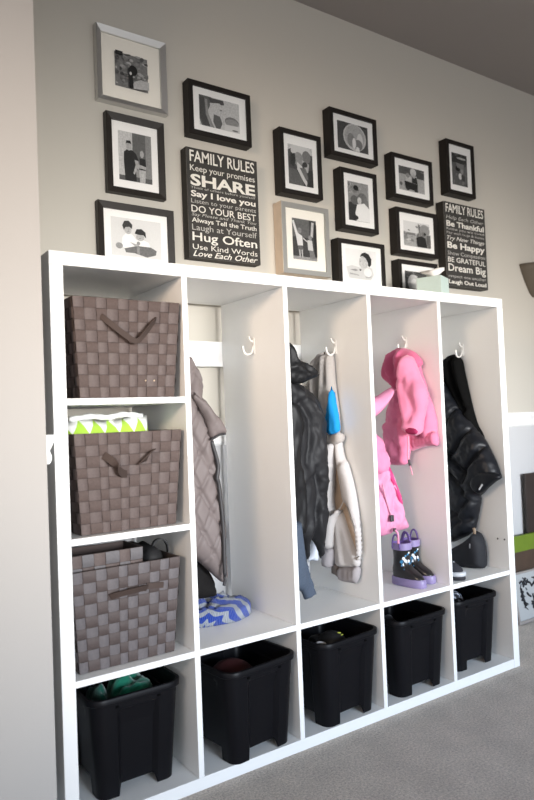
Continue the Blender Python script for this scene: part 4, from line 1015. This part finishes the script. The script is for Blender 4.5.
for x, y, z in ((-.026, -.02, .058), (-.029, .005, .052), (-.024, .02, .072), (-.030, .03, .045), (-.012, -.03, .062), (.006, -.032, .062)):
    bm = bm_new(); bmesh.ops.create_uvsphere(bm, u_segments=8, v_segments=6, radius=.0035, matrix=Matrix.Translation((x, y, z)))
    finish(bm, 'eyelet', mat('pale metal', (.55, .55, .58), .4), sh, smooth=True, world=False)
sh.rotation_euler = (0, 0, math.radians(20))

# ------------------------------------------------------------------ rain boots
BRUB = mat('black rubber', (.014, .013, .014), .25, .5)
LIL = mat('lilac rubber', (.25, .205, .385), .42, .5)
PURP = mat('purple lining', (.12, .07, .26), .6)
FLW = mat('white flower print', (.75, .80, .86), .5); FLB = mat('blue flower print', (.03, .22, .42), .5)
def boot(label, loc, rz, ht):
    t = thing('rain_boot', label, 'boot', loc, rz, 'child rain boots')
    # toe points to -Y
    prof = [(.022, -.094, .042, .0265), (.030, -.093, .042, .0275), (.042, -.084, .042, .0275), (.052, -.066, .042, .0275), (.062, -.046, .040, .0275), (.075, -.034, .036, .027), (.095, -.030, .033, .0265), (.120, -.031, .033, .028), (ht - .024, -.033, .035, .030)]
    bm = bm_new(); loft(bm, [slice_ring(a_, b_, w_, z_, 40, .85) for z_, a_, b_, w_ in prof], True, True, False)
    shaft = bm
    bm = bm_new(); loft(bm, [slice_ring(-.099, .046, .029, 0, 40, .8), slice_ring(-.101, .048, .031, .004, 40, .8), slice_ring(-.100, .047, .0305, .024, 40, .8), slice_ring(-.097, .045, .028, .029, 40, .8)], True, True, True)
    finish(bm, 'sole', LIL, t, smooth=True, angle=.7, world=False)
    bm = bm_new(); loft(bm, [slice_ring(-.0335, .0355, .0305, ht - .025, 40, .85), slice_ring(-.0355, .0375, .0325, ht - .024, 40, .85), slice_ring(-.0360, .0380, .0330, ht, 40, .85), slice_ring(-.033, .035, .030, ht + .001, 40, .85)], True)
    finish(bm, 'top_band', LIL, t, smooth=True, angle=.7, world=False)
    bm = bm_new(); loft(bm, [slice_ring(-.032, .034, .029, ht, 40, .85), slice_ring(-.028, .029, .024, ht - .03, 40, .85)], True, False, True)
    finish(bm, 'lining', PURP, t, smooth=True, world=False)
    for sx in (-1, 1):
        pts = [(sx * .0305, .002 + .017 * math.cos(q), ht - .012 + .044 * math.sin(q)) for q in np.linspace(0, PI, 14)]
        bm = bm_new(); tube(bm, [(sx * .0305, .019, ht - .02)] + pts + [(sx * .0305, -.015, ht - .02)], .0034, 8)
        finish(bm, 'pull_loop', PURP, t, smooth=True, world=False)
    bm = shaft
    for (th, z, r, mi) in ((-2.35, .10, .010, 0), (-2.15, .092, .009, 0), (-2.6, .088, .010, 1), (-2.3, .078, .011, 0), (-2.5, .075, .009, 1), (-2.0, .068, .008, 0), (-2.45, .062, .008, 1), (-2.1, .110, .006, 1), (-1.9, .055, .006, 0),
                           (-1.7, .09, .009, 0), (-1.5, .08, .009, 1), (-1.75, .074, .010, 0), (-1.45, .068, .008, 0), (-1.8, .115, .006, 1), (-1.6, .12, .006, 0)):
        y = .001 + .0335 * math.sin(th); x = .029 * math.cos(th)
        k = max(0, (.075 - z) / .045)
        y -= .03 * k
        n = Vector((math.cos(th), math.sin(th), .15 + k)).normalized()
        q = Vector((0, 0, 1)).rotation_difference(n).to_matrix().to_4x4()
        for a_ in range(5):
            rr_ = bmesh.ops.create_uvsphere(bm, u_segments=8, v_segments=5, radius=r * .30)
            o_ = Vector((math.cos(a_ * 1.257) * r * .38, math.sin(a_ * 1.257) * r * .38, 0))
            bmesh.ops.transform(bm, matrix=Matrix.Translation((x, y, z)) @ q @ Matrix.Translation(o_) @ Matrix.Diagonal((1, 1, .25, 1)), verts=rr_['verts'])
            for f in {f for v in rr_['verts'] for f in v.link_faces}: f.material_index = mi + 1
    finish(bm, 'boot_shaft', [BRUB, FLW, FLB], t, smooth=True, world=False)
    return t
boot('black rain boot with lilac sole and flowers, left one of its pair', (1.319, .130, F3 + .001), math.radians(5), .155)
b2 = boot('black rain boot with lilac sole standing behind and to the right of its pair', (1.387, .152, F3 + .001), math.radians(11), .155)

# ------------------------------------------------------------------ things at the right edge
BRN = mat('brown board', (.06, .034, .02), .6, vary=(14, .3)); GRN = mat('lime green paint', (.13, .20, .010), .55, vary=(20, .15)); DBR = mat('dark brown wood', (.03, .02, .017), .5, vary=(12, .3))
def lean(x0, x1, h, y0, lean_a, t): return Matrix.Translation((x0, y0, 0)) @ Matrix.Rotation(-lean_a, 4, 'X')
bo = thing('painted_board', 'brown board with a lime green top band leaning on the wall at the right', 'board', (2.5, .36, 0))
Mx = Matrix.Translation((2.235, .336, .001)) @ Matrix.Rotation(-.08, 4, 'X')
bm = bm_new(); box(bm, 0, .62, 0, .018, .008, .322, mtx=Mx); finish(bm, 'board_panel', BRN, bo)
bm = bm_new(); box(bm, 0, .62, -.003, .021, .322, .398, bev=.002, mtx=Mx); finish(bm, 'green_band', GRN, bo)
bm = bm_new(); box(bm, 2.475, 2.90, YW - .028, YW - .016, .002, .69, bev=.002); tag(finish(bm, 'tall_panel', DBR), 'tall dark brown panel behind the green-topped board at the right edge', 'panel')
pc = thing('leaning_picture', 'small white picture with black ink marks leaning at the right end of the unit', 'picture', (2.36, .32, 0))
Mp = Matrix.Translation((2.238, .297, .004)) @ Matrix.Rotation(-.16, 4, 'X')
bm = bm_new(); frame_ring(bm, (0, .30, 0, .235), (.012, .288, .014, .225), 0, .016)
bmesh.ops.transform(bm, matrix=Mp, verts=bm.verts); finish(bm, 'frame_moulding', mat('grey wood frame', (.30, .27, .25), .5), pc)
bm = bm_new(); box(bm, .010, .290, .006, .010, .012, .227, mtx=Mp); n0 = set(bm.verts); f0 = set(bm.faces)
rn = random.Random(5)
for k in range(46):
    x, z = rn.uniform(.06, .25), rn.uniform(.055, .195)
    if .09 < x < .2 and .1 < z < .15 and k % 2: continue
    a_ = rn.uniform(0, PI); l_ = rn.uniform(.006, .022); c_ = rn.uniform(-.006, .006)
    q = smooth_path([(x - l_ * math.cos(a_), .004, z - l_ * math.sin(a_)), (x + c_, .004, z + c_), (x + l_ * math.cos(a_), .004, z + l_ * math.sin(a_))], 3); tube(bm, q, rn.uniform(.0018, .005), 6)
tube(bm, [(.062, .004, .15), (.066, .004, .11), (.078, .004, .075)], .006, 6)
bmesh.ops.transform(bm, matrix=Mp, verts=[v for v in bm.verts if v not in n0])
for f in bm.faces:
    if f not in f0: f.material_index = 1
finish(bm, 'paper', [mat('white art paper', (.42, .43, .43), .7), mat('black ink', (.012, .012, .016), .7)], pc)
# bowl-shaped sconce at the right edge
sc_ = thing('wall_sconce', 'dark taupe wall sconce bowl at the right edge above the chair rail', 'sconce', (2.67, YW - .001, 1.60))
SCM = mat('dark taupe metal', (.12, .10, .075), .6)
bm = bm_new(); rings = []
for r, z in ((.015, .0), (.04, .02), (.075, .075), (.105, .135), (.118, .165), (.113, .165), (.095, .125), (.03, .03)):
    rings.append([(r * math.cos(t), -r * .9 * math.sin(t) - .001, z) for t in np.linspace(0, PI, 24)])
loft(bm, rings, False); finish(bm, 'bowl', SCM, sc_, smooth=True, world=False)
bm = bm_new(); box(bm, -.05, .05, -.006, 0, .04, .16, bev=.002); finish(bm, 'back_plate', SCM, sc_, world=False)

# small pieces belong to the part they are sewn or moulded onto
for o in list(COL.objects):
    if o.parent is None or o.type != 'MESH': continue
    for kid, host in (('cuff', 'sleeve'), ('zip_pull', 'zip'), ('pull_loop', 'boot_shaft'), ('eyelet', 'upper'), ('yellow_mark', 'padded_back'), ('vent_slot', 'bin_body'), ('tissue', 'carton')):
        if o.name.split('.')[0] == kid:
            h = [q for q in COL.objects if q.parent == o.parent and q.name.split('.')[0] == host]
            if h: o.parent = h[0]

# ------------------------------------------------------------------ light
def area(name, loc, target, sx, sy, energy, col, spread):
    l = bpy.data.lights.new(name, 'AREA'); l.shape = 'RECTANGLE'; l.size = sx; l.size_y = sy; l.energy = energy; l.color = col; l.spread = math.radians(spread)
    o = bpy.data.objects.new(name, l); COL.objects.link(o); o.location = loc
    o.rotation_euler = (Vector(target) - Vector(loc)).to_track_quat('-Z', 'Y').to_euler(); return o
area('window_daylight', (1.12, -3.9, 1.18), (1.12, .2, 1.06), 3.2, .6, 10.5, (1, .955, .89), 36)
area('window_sky', (1.5, -3.7, 1.15), (1.5, .1, .15), 3.2, .5, 6.5, (.52, .73, 1), 46)
area('room_lamp', (-2.7, -1.9, 2.0), (.9, .2, 1.35), .7, .7, 1.8, (1, .74, .52), 36)
w = bpy.data.worlds.new('world'); S.world = w; w.use_nodes = True
w.node_tree.nodes['Background'].inputs[0].default_value = (.93, .95, 1, 1); w.node_tree.nodes['Background'].inputs[1].default_value = .62
S.view_settings.view_transform = 'Standard'; S.view_settings.look = 'None'; S.view_settings.gamma = 1; S.view_settings.use_curve_mapping = False
S.view_settings.exposure = 1.0
